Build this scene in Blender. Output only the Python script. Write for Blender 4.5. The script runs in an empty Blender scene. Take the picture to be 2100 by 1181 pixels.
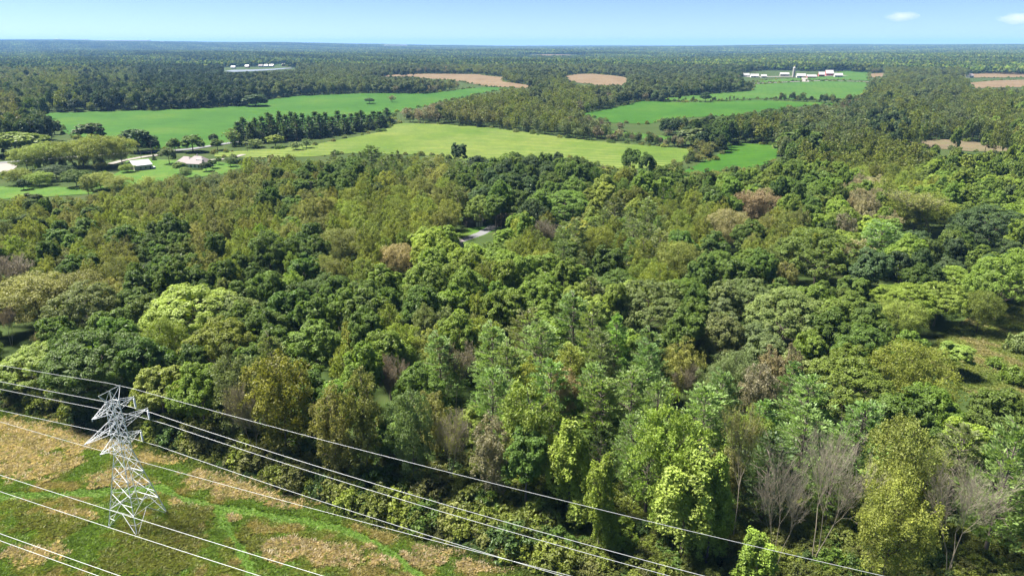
import bpy, math, random
import numpy as np
from mathutils import Matrix, Vector

R_ = math.radians
SC = bpy.context.scene
COL = SC.collection
rng = np.random.default_rng(7)
random.seed(7)

# ------------------------------------------------------------------ camera, sky, sun, exposure
CAM_H, F_PX, PITCH = 85.0, 1400.0, R_(19.73)
cam_d = bpy.data.cameras.new('camera')
cam_d.sensor_width = 36.0
cam_d.lens = 24.0
cam_d.clip_start = 1.0
cam_d.clip_end = 60000.0
cam = bpy.data.objects.new('camera', cam_d)
COL.objects.link(cam)
cam.location = (0, 0, CAM_H)
cam.rotation_euler = (R_(90) - PITCH, 0, 0)
SC.camera = cam

SUN_EL, SUN_AZ = R_(60), R_(-72)          # azimuth clockwise from the view direction (+Y)
w = bpy.data.worlds.new('World')
SC.world = w
w.use_nodes = True
nt = w.node_tree
bg = nt.nodes['Background']
sky = nt.nodes.new('ShaderNodeTexSky')
sky.sky_type = 'NISHITA'
sky.sun_disc = False
sky.sun_elevation = SUN_EL
sky.sun_rotation = SUN_AZ
sky.altitude = 300
sky.air_density = 0.4
sky.dust_density = 0.3
sky.ozone_density = 4.0
nt.links.new(sky.outputs[0], bg.inputs[0])
bg.inputs[1].default_value = 0.05

sun_d = bpy.data.lights.new('sun', 'SUN')
sun_d.energy = 5.0
sun_d.angle = R_(12)
sun_d.color = (1.0, 0.96, 0.88)
sun = bpy.data.objects.new('sun', sun_d)
COL.objects.link(sun)
sdir = Vector((math.sin(SUN_AZ) * math.cos(SUN_EL), math.cos(SUN_AZ) * math.cos(SUN_EL), math.sin(SUN_EL)))
sun.rotation_euler = sdir.to_track_quat('Z', 'Y').to_euler()
sun.location = sdir * 200

SC.view_settings.view_transform = 'Standard'
SC.view_settings.look = 'None'
SC.view_settings.gamma = 1.0
SC.view_settings.use_curve_mapping = False
SC.view_settings.exposure = 1.82
cy = SC.cycles
cy.max_bounces = 6
cy.diffuse_bounces = 4
cy.glossy_bounces = 1
cy.transmission_bounces = 3
cy.transparent_max_bounces = 4
cy.volume_bounces = 0
cy.use_denoising = True
cy.denoiser = 'OPENIMAGEDENOISE'
cy.denoising_input_passes = 'RGB_ALBEDO_NORMAL'
cy.denoising_prefilter = 'ACCURATE'
cy.sample_clamp_indirect = 4.0

# ------------------------------------------------------------------ projection helpers
FW = np.array([0, math.cos(PITCH), -math.sin(PITCH)])
RT = np.array([1.0, 0, 0])
UP = np.cross(RT, FW)


def sstep(a, b, x):
    t = np.clip((x - a) / (b - a), 0, 1)
    return t * t * (3 - 2 * t)


def height(x, y):
    """terrain height: flat near the camera, rolling fields, wooded ridges far off"""
    x = np.asarray(x, float); y = np.asarray(y, float)
    d = np.hypot(x, y)
    und = 1.6 * np.sin(x / 95 + 1.3) * np.sin(y / 120 + .4) + 1.5 * np.sin((x + .6 * y) / 170 + 2.1) + 1.0 * np.sin((x * .5 - y) / 75)
    h = und * sstep(330, 800, d) * (1 - .4 * sstep(1500, 2500, d))
    az = np.arctan2(x, np.maximum(y, 1e-6))
    pxx = 1050 + F_PX / math.cos(PITCH) * np.tan(np.clip(az, -1.2, 1.2))
    ridge = np.interp(pxx, [-400, 0, 300, 700, 900, 1100, 1500, 2000, 2500], [128, 122, 105, 62, 26, 10, 28, 56, 60])
    und2 = 9 * np.sin(x / 610 + 1) * np.sin(y / 830) + 8 * np.sin((x - y) / 1100 + 2) + 5 * np.sin((x * .8 + y) / 420)
    h = h + und2 * sstep(2400, 5000, d) * .8 + ridge * sstep(7000, 13500, d)
    return h - d * d / 1.46e7      # the earth's curvature, with refraction


def proj(P):
    v = np.asarray(P, float) - [0, 0, CAM_H]
    z = v @ FW
    return np.stack([1050 + F_PX * (v @ RT) / z, 590.5 - F_PX * (v @ UP) / z, z], -1)


def at(x, y, z=None, up=0.0):
    """photograph position (2100 x 1181 units) -> the point of the terrain (or of the level z) seen there"""
    d = FW * F_PX + RT * (x - 1050) - UP * (y - 590.5)
    if z is not None:
        t = (z - CAM_H) / d[2]
        p = np.array([0, 0, CAM_H]) + d * t
        return p
    t = -CAM_H / d[2] if d[2] < 0 else 1e9
    for _ in range(12):
        p = np.array([0, 0, CAM_H]) + d * t
        hh = float(height(p[0], p[1])) + up
        t = (hh - CAM_H) / d[2]
    p = np.array([0, 0, CAM_H]) + d * t
    return p


def inpoly(px, py, poly):
    px = np.asarray(px, float); py = np.asarray(py, float)
    c = np.zeros(px.shape, bool)
    n = len(poly)
    for i in range(n):
        x0, y0 = poly[i]; x1, y1 = poly[i - 1]
        if y0 == y1:
            continue
        k = ((y0 > py) != (y1 > py)) & (px < (x1 - x0) * (py - y0) / (y1 - y0) + x0)
        c ^= k
    return c


# ------------------------------------------------------------------ materials
def mat(name, build):
    m = bpy.data.materials.new(name)
    m.use_nodes = True
    t = m.node_tree
    b = t.nodes['Principled BSDF']
    build(t, b)
    return m


def N(t, kind, **kw):
    n = t.nodes.new(kind)
    for k, v in kw.items():
        setattr(n, k, v)
    return n


def noise(t, scale, detail=4, rough=.6, coord=None, dist=0):
    n = N(t, 'ShaderNodeTexNoise')
    n.inputs['Scale'].default_value = scale
    n.inputs['Detail'].default_value = detail
    n.inputs['Roughness'].default_value = rough
    n.inputs['Distortion'].default_value = dist
    if coord is None:
        g = N(t, 'ShaderNodeNewGeometry')
        coord = g.outputs['Position']
    t.links.new(coord, n.inputs['Vector'])
    return n.outputs['Fac']


def ramp(t, fac, stops):
    r = N(t, 'ShaderNodeValToRGB')
    e = r.color_ramp.elements
    while len(e) < len(stops):
        e.new(.5)
    for k, (p, c) in enumerate(stops):
        e[k].position = p
        e[k].color = (c[0], c[1], c[2], 1)
    t.links.new(fac, r.inputs[0])
    return r.outputs[0]


def mixc(t, fac, a, b, blend='MIX'):
    m = N(t, 'ShaderNodeMix', data_type='RGBA', blend_type=blend)
    for v, s in ((fac, m.inputs[0]), (a, m.inputs[6]), (b, m.inputs[7])):
        if isinstance(v, (int, float)):
            s.default_value = v
        elif isinstance(v, tuple):
            s.default_value = (v[0], v[1], v[2], 1)
        else:
            t.links.new(v, s)
    return m.outputs[2]


def mathn(t, op, a, b=0.0, c=None):
    m = N(t, 'ShaderNodeMath', operation=op)
    for v, s in ((a, m.inputs[0]), (b, m.inputs[1])) + (((c, m.inputs[2]),) if c is not None else ()):
        if isinstance(v, (int, float)):
            s.default_value = v
        else:
            t.links.new(v, s)
    return m.outputs[0]


def plain(name, col, rough=.7, amt=.25, scale=1.5, metal=0.0):
    def b(t, p):
        c = mixc(t, noise(t, scale), tuple(x * (1 - amt) for x in col), tuple(x * (1 + amt) for x in col))
        t.links.new(c, p.inputs['Base Color'])
        p.inputs['Roughness'].default_value = rough
        p.inputs['Metallic'].default_value = metal
    return mat(name, b)


def leaf_mat(name, use_tcol):
    m = bpy.data.materials.new(name)
    m.use_nodes = True
    t = m.node_tree
    p = t.nodes['Principled BSDF']
    out = t.nodes['Material Output']
    if use_tcol:
        tint = N(t, 'ShaderNodeAttribute', attribute_name='tcol', attribute_type='GEOMETRY')
    else:
        tint = N(t, 'ShaderNodeAttribute', attribute_name='tint', attribute_type='INSTANCER')
    var = N(t, 'ShaderNodeAttribute', attribute_name='var', attribute_type='GEOMETRY')
    # leaf-to-leaf brightness, and patches of older / younger foliage over the crown
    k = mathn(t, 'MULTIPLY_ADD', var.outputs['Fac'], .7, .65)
    if use_tcol:
        tone = N(t, 'ShaderNodeAttribute', attribute_name='tint', attribute_type='INSTANCER')
        k = mathn(t, 'MULTIPLY', k, tone.outputs['Fac'])
    c = mixc(t, 1.0, tint.outputs['Color'], (1, 1, 1), 'MULTIPLY')
    comb = N(t, 'ShaderNodeCombineXYZ')
    for i in range(3):
        t.links.new(k, comb.inputs[i])
    c = mixc(t, 1.0, c, comb.outputs[0], 'MULTIPLY')
    n1 = noise(t, .22, 3, .6)
    c = mixc(t, 1.0, c, ramp(t, n1, [(.3, (.86, .90, .85)), (.5, (1, 1, 1)), (.72, (1.12, 1.09, 1.0))]), 'MULTIPLY')
    t.links.new(c, p.inputs['Base Color'])
    p.inputs['Roughness'].default_value = .9 if use_tcol else .5
    p.inputs['Specular IOR Level'].default_value = 0.0 if use_tcol else .3
    tr = N(t, 'ShaderNodeBsdfTranslucent')
    c2 = mixc(t, 1.0, c, (1.15, 1.2, .6), 'MULTIPLY')
    t.links.new(c2, tr.inputs[0])
    ms = N(t, 'ShaderNodeMixShader')
    ms.inputs[0].default_value = .40
    t.links.new(p.outputs[0], ms.inputs[1])
    t.links.new(tr.outputs[0], ms.inputs[2])
    t.links.new(ms.outputs[0], out.inputs[0])
    return m


M_LEAF = leaf_mat('foliage', False)
M_FAR = leaf_mat('far_foliage', True)
M_BARK = plain('bark', (.13, .105, .085), .9, .4, 3)
M_PALE = plain('pale_bark', (.25, .215, .16), .9, .3, 2)
M_STEEL = plain('galvanised_steel', (.80, .81, .82), .5, .12, 1.4, .0)
M_INS = plain('insulator_glaze', (.78, .79, .80), .3, .05)
M_WIRE = plain('aluminium_wire', (.50, .51, .52), .45, .05, 1, .2)


def ground_mat():
    def b(t, p):
        n1 = noise(t, .05, 6, .65); n2 = noise(t, .9, 5, .7)
        c = ramp(t, n1, [(.35, (.030, .044, .012)), (.52, (.045, .062, .016)), (.7, (.065, .058, .026))])
        c = mixc(t, n2, c, (.03, .055, .012))
        t.links.new(c, p.inputs['Base Color'])
        p.inputs['Roughness'].default_value = .95
        p.inputs['Specular IOR Level'].default_value = .1
    return mat('woodland_floor', b)


def field_mat(name, c0, c1, c2, big=.012, fine=.5, stripes=None):
    def b(t, p):
        n1 = noise(t, big, 5, .55)
        n2 = noise(t, fine, 6, .7)
        c = ramp(t, n1, [(.32, c0), (.5, c1), (.68, c2)])
        g = N(t, 'ShaderNodeNewGeometry')
        if stripes:
            ang, spacing, scol, amt = stripes
            mp = N(t, 'ShaderNodeMapping')
            mp.inputs['Rotation'].default_value = (0, 0, ang)
            t.links.new(g.outputs['Position'], mp.inputs['Vector'])
            wv = N(t, 'ShaderNodeTexWave', wave_type='BANDS', bands_direction='X')
            wv.inputs['Scale'].default_value = .314 / spacing
            wv.inputs['Distortion'].default_value = 14
            wv.inputs['Detail'].default_value = 1.5
            wv.inputs['Detail Scale'].default_value = .07
            t.links.new(mp.outputs[0], wv.inputs['Vector'])
            patch = noise(t, .011, 4, .6)
            k = mathn(t, 'MULTIPLY', ramp_f(t, wv.outputs['Fac'], .74, .93), ramp_f(t, patch, .38, .58))
            k = mathn(t, 'MULTIPLY', k, amt)
            c = mixc(t, k, c, scol)
        n3 = noise(t, big * 4.5, 6, .7)
        c = mixc(t, 1.0, c, ramp(t, n3, [(.3, (.80, .84, .8)), (.5, (1, 1, 1)), (.7, (1.25, 1.14, 1.1))]), 'MULTIPLY')
        c = mixc(t, 1.0, c, ramp(t, n2, [(.3, (.8, .8, .8)), (.7, (1.2, 1.2, 1.15))]), 'MULTIPLY')
        t.links.new(c, p.inputs['Base Color'])
        p.inputs['Roughness'].default_value = .9
        p.inputs['Specular IOR Level'].default_value = .15
        bp = N(t, 'ShaderNodeBump')
        bp.inputs['Strength'].default_value = .5
        bp.inputs['Distance'].default_value = .3
        t.links.new(n2, bp.inputs['Height'])
        t.links.new(bp.outputs[0], p.inputs['Normal'])
    return mat(name, b)


def ramp_f(t, fac, a, b):
    m = N(t, 'ShaderNodeMapRange', interpolation_type='SMOOTHSTEP')
    m.inputs[1].default_value = a
    m.inputs[2].default_value = b
    t.links.new(fac, m.inputs[0])
    return m.outputs[0]


M_GROUND = ground_mat()
M_GREEN = field_mat('young_crop', (0.0211, 0.0704, 0.0026), (0.0273, 0.0827, 0.0035), (0.0405, 0.0915, 0.0053), .012, .25,
                    (R_(70), 11.0, (0.0123, 0.0616, 0.0035), .5))
M_GREEN2 = field_mat('pale_crop', (0.0299, 0.0810, 0.0070), (0.0387, 0.0915, 0.0088), (0.0510, 0.0968, 0.0114), .012, .25,
                     (R_(20), 11.0, (0.0264, 0.0722, 0.0062), .5))
M_HAY = field_mat('mown_hay', (0.0534, 0.0967, 0.0098), (0.0648, 0.1065, 0.0121), (0.0772, 0.1119, 0.0150), .012, .3,
                  (R_(80), 9.0, (0.1717, 0.1793, 0.0566), .8))
M_LAWN = field_mat('lawn_grass', (0.0360, 0.0900, 0.0090), (0.0495, 0.1062, 0.0117), (0.0720, 0.1125, 0.0162), .06, .6)
M_SOIL = field_mat('ploughed_soil', (0.1085, 0.0755, 0.0422), (0.1273, 0.0896, 0.0501), (0.1415, 0.1038, 0.0601), .02, .3)
M_SOIL2 = field_mat('bare_soil', (0.0891, 0.0719, 0.0442), (0.1090, 0.0867, 0.0526), (0.0941, 0.0867, 0.0421), .04, .5)
M_MEADOW = field_mat('rough_meadow', (.085, .125, .024), (.11, .15, .03), (.19, .165, .07), .07, .8)
M_ROAD = plain('asphalt_road', (.13, .13, .134), .9, .15, .2)
M_GRAVEL = plain('gravel', (.20, .182, .16), .95, .2, .3)


def water(t, p):
    p.inputs['Base Color'].default_value = (.16, .17, .17, 1)
    p.inputs['Roughness'].default_value = .3
    n = noise(t, .2, 3)
    bp = N(t, 'ShaderNodeBump')
    bp.inputs['Strength'].default_value = .3
    t.links.new(n, bp.inputs['Height'])
    t.links.new(bp.outputs[0], p.inputs['Normal'])


M_WATER = mat('lake_water', water)


# ------------------------------------------------------------------ mesh helpers
def mesh_np(name, V, Fq, mats, var=None, midx=None, tcol=None, smooth=False):
    """mesh from (n,3) vertices and (m,k) faces (k equal for all) or a list of face lists"""
    me = bpy.data.meshes.new(name)
    V = np.asarray(V, np.float32)
    if isinstance(Fq, list) and len(Fq) and isinstance(Fq[0], np.ndarray) and Fq[0].ndim == 2:
        counts = np.concatenate([np.full(len(f), f.shape[1]) for f in Fq if len(f)])
        loops = np.concatenate([f.ravel() for f in Fq if len(f)])
    elif isinstance(Fq, np.ndarray):
        counts = np.full(len(Fq), Fq.shape[1])
        loops = Fq.ravel()
    else:
        counts = np.array([len(f) for f in Fq])
        loops = np.array([i for f in Fq for i in f])
    me.vertices.add(len(V))
    me.vertices.foreach_set('co', V.ravel())
    me.loops.add(len(loops))
    me.loops.foreach_set('vertex_index', loops.astype(np.int32))
    me.polygons.add(len(counts))
    starts = np.concatenate([[0], np.cumsum(counts)[:-1]])
    me.polygons.foreach_set('loop_start', starts.astype(np.int32))
    try:
        me.polygons.foreach_set('loop_total', counts.astype(np.int32))
    except Exception:
        pass
    for m in mats:
        me.materials.append(m)
    if midx is not None:
        me.polygons.foreach_set('material_index', np.asarray(midx, np.int32))
    if var is not None:
        a = me.attributes.new('var', 'FLOAT', 'FACE')
        a.data.foreach_set('value', np.asarray(var, np.float32))
    if tcol is not None:
        a = me.attributes.new('tcol', 'FLOAT_COLOR', 'FACE')
        c4 = np.concatenate([np.asarray(tcol, np.float32), np.ones((len(tcol), 1), np.float32)], 1)
        a.data.foreach_set('color', c4.ravel())
    me.update(calc_edges=True)
    me.validate()
    me.polygons.foreach_set('use_smooth', np.full(len(me.polygons), bool(smooth)))
    return me


def obj(name, me, parent=None, loc=(0, 0, 0), rotz=0.0, scale=(1, 1, 1), link=True):
    o = bpy.data.objects.new(name, me)
    if link:
        COL.objects.link(o)
    o.parent = parent
    o.location = loc
    o.rotation_euler = (0, 0, rotz)
    o.scale = scale
    return o


def tag(o, label=None, cat=None, group=None, kind=None):
    if label: o['label'] = label
    if cat: o['category'] = cat
    if group: o['group'] = group
    if kind: o['kind'] = kind
    return o


def unit(v):
    return v / np.maximum(np.linalg.norm(v, axis=-1, keepdims=True), 1e-9)


def frusta(P0, P1, R0, R1, sides):
    """open tapered tubes, one per row"""
    P0 = np.asarray(P0, float); P1 = np.asarray(P1, float)
    n = len(P0)
    d = unit(P1 - P0)
    ref = np.where(np.abs(d[:, 2:3]) > .9, np.array([[1., 0, 0]]), np.array([[0, 0, 1.]]))
    u = unit(np.cross(d, ref)); v = np.cross(d, u)
    a = np.arange(sides) / sides * 2 * np.pi
    ring = u[:, None] * np.cos(a)[None, :, None] + v[:, None] * np.sin(a)[None, :, None]
    A = P0[:, None] + ring * np.asarray(R0)[:, None, None]
    B = P1[:, None] + ring * np.asarray(R1)[:, None, None]
    V = np.concatenate([A, B], 1).reshape(-1, 3)
    base = (np.arange(n) * sides * 2)[:, None]
    i = np.arange(sides); j = (i + 1) % sides
    Fq = np.stack([base + i, base + j, base + sides + j, base + sides + i], -1).reshape(-1, 4)
    return V, Fq


def leaf_quads(C, Nn, size, aspect, r):
    n = len(C)
    t = unit(np.cross(Nn, r.normal(size=(n, 3))))
    b = np.cross(Nn, t)
    s = (np.asarray(size) * r.uniform(.65, 1.35, n))[:, None]
    bend = s * r.uniform(.1, .5, n)[:, None]
    V = np.stack([C + t * s - Nn * bend, C + b * s * aspect, C - t * s - Nn * bend, C - b * s * aspect], 1).reshape(-1, 3)
    Fq = (np.arange(n) * 4)[:, None] + np.arange(4)
    return V, Fq


def sph(n, r):
    return unit(r.normal(size=(n, 3)))


# ------------------------------------------------------------------ tree generators: each returns (crown V,F,var), (trunk V,F)
def limbs_to(targets, base_z, top, r0, r, curve=.25, sides=5, h_top=None):
    """a tapered trunk and a bent limb to every target"""
    P0, P1, A, B = [], [], [], []
    tr = [np.array([0, 0, -.6])]
    k = 6
    for i in range(1, k + 1):
        tr.append(np.array([r.normal() * .12 * i / k * 2, r.normal() * .12 * i / k * 2, top * i / k]))
    rad = [r0 * (1.35 if i == 0 else 1.0) * (1 - .8 * i / k) for i in range(k + 1)]
    for i in range(k):
        P0.append(tr[i]); P1.append(tr[i + 1]); A.append(rad[i]); B.append(rad[i + 1])
    for tg in targets:
        z0 = np.clip(tg[2] - np.hypot(tg[0], tg[1]) * r.uniform(.6, 1.1), base_z, top * .95)
        f = z0 / top * k
        i = min(int(f), k - 1)
        s = tr[i] + (tr[i + 1] - tr[i]) * (f - i)
        mid = s + (tg - s) * .5 + np.array([0, 0, -curve * np.linalg.norm(tg - s) * .3]) + r.normal(size=3) * .25
        ra = max(.05, (rad[i] * .5))
        for q0, q1, a, b in ((s, mid, ra, ra * .6), (mid, tg, ra * .6, .03)):
            P0.append(q0); P1.append(q1); A.append(a); B.append(b)
    return frusta(np.array(P0), np.array(P1), np.array(A), np.array(B), sides)


def clump_leaves(Cc, out, rc, k, size, aspect, r, flat=1.0, rand=.7, upb=.25):
    """k leaf faces over the outer side of every clump"""
    n = len(Cc)
    d = sph(n * k, r).reshape(n, k, 3)
    o = out[:, None]
    d = unit(d + o * .5 + np.array([0, 0, upb]))
    pos = Cc[:, None] + d * (rc[:, None, None]) * r.uniform(.45, 1.08, (n, k, 1)) * np.array([1, 1, flat])
    nn = unit(d + o * .3 + np.array([0, 0, .35]) + r.normal(size=(n, k, 3)) * rand)
    return leaf_quads(pos.reshape(-1, 3), nn.reshape(-1, 3), size, aspect, r)


def oak(seed, h=20., R=6.2, leaf=.225, k=78, cl=1.0, nl=15, rz=None, squat=1.0):
    r = np.random.default_rng(seed)
    rz = rz or h * .40
    zc = h - rz * 1.02
    i = np.arange(nl)
    zz = 1 - (i + .5) / nl * 1.35
    ph = i * 2.39996 + r.uniform(0, 6.28)
    d = np.stack([np.sqrt(np.maximum(0, 1 - zz ** 2)) * np.cos(ph), np.sqrt(np.maximum(0, 1 - zz ** 2)) * np.sin(ph), zz], 1)
    d = unit(d + r.normal(size=d.shape) * .18)
    sc = np.array([R, R, rz])
    LC = np.array([0, 0, zc]) + d * sc * r.uniform(.5, .78, (nl, 1))
    LR = R * r.uniform(.30, .46, nl)
    Cs, Os = [], []
    for q in range(nl):
        m = int(17 * cl * (LR[q] / (R * .38)) ** 2 * (R / 5.5) ** 1.2)
        u = sph(m * 2, r)
        u = u[(u @ unit(d[q] + [0, 0, .35]) > -.25)][:m]
        p = LC[q] + u * LR[q] * np.array([1, 1, .92]) * r.uniform(.9, 1.08, (len(u), 1))
        keep = np.ones(len(p), bool)
        for s in range(nl):
            if s != q:
                keep &= np.linalg.norm(p - LC[s], axis=1) > LR[s] * .8
        Cs.append(p[keep]); Os.append(u[keep])
    Cc = np.concatenate(Cs); O = np.concatenate(Os)
    rc = r.uniform(.72, 1.15, len(Cc)) * (R / 6.2) ** .4
    V, Fq = clump_leaves(Cc, O, rc, k, leaf, .62, r, .9, .42, .55)
    cv = r.uniform(.25, .75, len(Cc))
    var = np.clip(np.repeat(cv, k) + r.normal(size=len(Fq)) * .16, 0, 1)
    # a few larger inner leaves that close the crown
    ni = int(260 * cl)
    ii = r.integers(0, nl, ni)
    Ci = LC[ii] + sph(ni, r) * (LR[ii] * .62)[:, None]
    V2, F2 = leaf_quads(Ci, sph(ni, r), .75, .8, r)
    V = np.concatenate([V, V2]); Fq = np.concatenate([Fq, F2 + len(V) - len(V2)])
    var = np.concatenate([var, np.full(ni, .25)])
    T = limbs_to(list(LC), h * .3, h * .8, .34, r)
    return (V, Fq, var), T


def airy(seed, h=17., R=4.2, leaf=.185, n=150, k=52, zlo=.18, upright=.5, shape=1.6, rand=1.1):
    """upright, finely leaved crown with gaps and rising sprays"""
    r = np.random.default_rng(seed)
    # several rising leaders, each with its own spray of foliage
    nl = 8
    ph = np.arange(nl) * 2.4 + r.uniform(0, 6)
    rad = R * np.sqrt(np.linspace(.02, .62, nl))
    tops = np.stack([rad * np.cos(ph), rad * np.sin(ph), h * (1 - .32 * (rad / R) ** shape) * r.uniform(.9, 1.0, nl)], 1)
    Cc, Oo = [], []
    per = n // nl
    for q in range(nl):
        t = r.uniform(0, 1, per) ** .75
        zl = h * zlo
        base = np.array([tops[q][0] * .35, tops[q][1] * .35, zl])
        ax = base + (tops[q] - base) * t[:, None]
        wdt = R * .50 * (np.sin(np.pi * np.clip(t * .86 + .12, 0, 1)) ** .8 + .12)
        a = r.uniform(0, 6.283, per)
        o = np.stack([np.cos(a), np.sin(a), np.full(per, .25)], 1)
        Cc.append(ax + o * (wdt * np.sqrt(r.uniform(.15, 1, per)))[:, None])
        Oo.append(unit(o + [0, 0, upright]))
    Cc = np.concatenate(Cc); O = np.concatenate(Oo)
    rc = r.uniform(.5, 1.0, len(Cc)) * (R / 4.2) ** .6
    V, Fq = clump_leaves(Cc, O, rc, k, leaf, .55, r, 1.25, rand)
    cv = r.uniform(.2, .8, len(Cc))
    var = np.clip(np.repeat(cv, k) + r.normal(size=len(Fq)) * .18, 0, 1)
    T = limbs_to(list(tops) + list(Cc[::9]), h * .22, h * .85, .2, r, .1)
    return (V, Fq, var), T


def pine(seed, h=22., R=5., leaf=.27, k=25, zlo=.25, whorl=1.15, droop=0.0, cone=.75, br=6, pads=4, flat=.45, asp=.22, point=.8):
    """whorled conifer: flat pads of needle tufts along tiers of branches"""
    r = np.random.default_rng(seed)
    Cc, O, rcs = [], [], []
    P0, P1, A, B = [], [], [], []
    z = h * zlo
    while z < h * .97:
        t = (z - h * zlo) / (h * (1 - zlo))
        L = R * ((1 - t) ** cone * (1 if t > .12 else .75 + 2 * t)) + .35
        nb = max(3, int(br * (1 - .45 * t)))
        a0 = r.uniform(0, 6.28)
        for q in range(nb):
            a = a0 + q * 6.283 / nb + r.normal() * .22
            l = L * r.uniform(.68, 1.15)
            rise = (.22 + .45 * t - droop) * l * r.uniform(.6, 1.3)
            d = np.array([math.cos(a), math.sin(a), 0])
            s = np.array([0, 0, z + r.normal() * .25])
            e = s + d * l + [0, 0, rise]
            P0.append(s); P1.append(e); A.append(.07); B.append(.02)
            np_ = max(2, int(pads * (l / R) + 1.2))
            for i in range(np_):
                f = .38 + .62 * (i + .5) / np_
                c = s + (e - s) * f + np.array([0, 0, -.12 * l * math.sin(f * 3.14)])
                side = np.array([-d[1], d[0], 0]) * r.normal() * .32 * l * (1 - .5 * f) * .7
                Cc.append(c + side)
                O.append(d * point + np.array([0, 0, .55]))
                rcs.append(.32 * (l / R) * 2.0 + .42)
        z += whorl * r.uniform(.75, 1.2) * (1 - .35 * t)
    for q in range(4):
        Cc.append(np.array([r.normal() * .12, r.normal() * .12, h - q * .5])); O.append(np.array([0, 0, 1.])); rcs.append(.34 + q * .12)
    Cc = np.array(Cc); O = unit(np.array(O)); rcs = np.array(rcs) * R / 5 * r.uniform(.8, 1.2, len(Cc))
    n = len(Cc)
    d = sph(n * k, r).reshape(n, k, 3)
    pos = Cc[:, None] + d * rcs[:, None, None] * np.array([1, 1, flat]) * r.uniform(.2, 1, (n, k, 1))
    # needle tufts point outwards and up: long narrow faces
    ax = unit(O[:, None] * 1.0 + d * .7 + np.array([0, 0, .25]))
    ax = ax.reshape(-1, 3); pos = pos.reshape(-1, 3)
    side = unit(np.cross(ax, r.normal(size=ax.shape)))
    m = len(ax)
    s = (leaf * r.uniform(.7, 1.4, m))[:, None]
    V = np.stack([pos + ax * s * 1.1, pos + side * s * asp * 2.0, pos - ax * s * .8, pos - side * s * asp * 2.0], 1).reshape(-1, 3)
    Fq = (np.arange(m) * 4)[:, None] + np.arange(4)
    var = np.clip(np.repeat(r.uniform(.25, .75, n), k) + r.normal(size=m) * .15, 0, 1)
    P0.append(np.array([0, 0, -.6])); P1.append(np.array([0, 0, h * .55])); A.append(.32); B.append(.17)
    P0.append(np.array([0, 0, h * .55])); P1.append(np.array([0, 0, h * .97])); A.append(.17); B.append(.02)
    T = frusta(np.array(P0), np.array(P1), np.array(A), np.array(B), 5)
    return (V, Fq, var), T


def bare(seed, h=22., spread=.42, stems=1, leafy=0, depth=5, leaf=.2, first=.35, r0=.26):
    """leafless tree: trunk, limbs and fine twigs; leafy = faces of withered leaf"""
    r = np.random.default_rng(seed)
    segs = []
    tips = []

    def grow(p, d, L, rad, lev):
        n = 3 if lev < 2 else 2
        for i in range(n):
            d = unit(d + r.normal(size=3) * .13 + np.array([0, 0, .12]))
            q = p + d * L / n
            segs.append((p, q, rad, rad * .8))
            p = q
            rad *= .8
            if lev < depth and (lev > 0 or i >= n * first):
                for _ in range(2):
                    side = unit(np.cross(d, r.normal(size=3)))
                    grow(p, unit(d * (1 - spread * .5) + side * spread * r.uniform(.6, 1.5)), L * r.uniform(.42, .68), max(rad * .55, .014), lev + 1)
        if lev < depth:
            for _ in range(2):
                side = unit(np.cross(d, r.normal(size=3)))
                grow(p, unit(d + side * spread * r.uniform(.5, 1.2)), L * r.uniform(.5, .72), max(rad * .7, .014), lev + 1)
        else:
            tips.append(p)

    for s in range(stems):
        a = s * 6.283 / stems + r.uniform(0, 1)
        tilt = 0 if stems == 1 else r.uniform(.08, .28)
        grow(np.array([math.cos(a) * .25 * (stems > 1), math.sin(a) * .25 * (stems > 1), -.5]),
             unit(np.array([math.cos(a) * tilt, math.sin(a) * tilt, 1.])), h * r.uniform(.5, .62), r0 / (1 if stems == 1 else 1.5), 0)
    S = segs
    P0 = np.array([s[0] for s in S]); P1 = np.array([s[1] for s in S])
    A = np.array([s[2] for s in S]); B = np.array([s[3] for s in S])
    zs = h / P1[:, 2].max()
    P0 = P0 * [1, 1, zs]; P1 = P1 * [1, 1, zs]
    big = A > .07
    V1, F1 = frusta(P0[big], P1[big], A[big], B[big], 6)
    V2, F2 = frusta(P0[~big], P1[~big], np.maximum(A[~big] * .8, .013), np.maximum(B[~big] * .8, .010), 3)
    tips = np.array(tips) * [1, 1, zs]
    cr = None
    if leafy:
        ids = r.integers(0, len(tips), leafy)
        C = tips[ids] + r.normal(size=(leafy, 3)) * .35
        Vl, Fl = leaf_quads(C, unit(r.normal(size=(leafy, 3)) + [0, 0, .3]), leaf, .6, r)
        cr = (Vl, Fl, r.uniform(0, 1, leafy))
    return cr, (V1, F1), (V2, F2)


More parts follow.
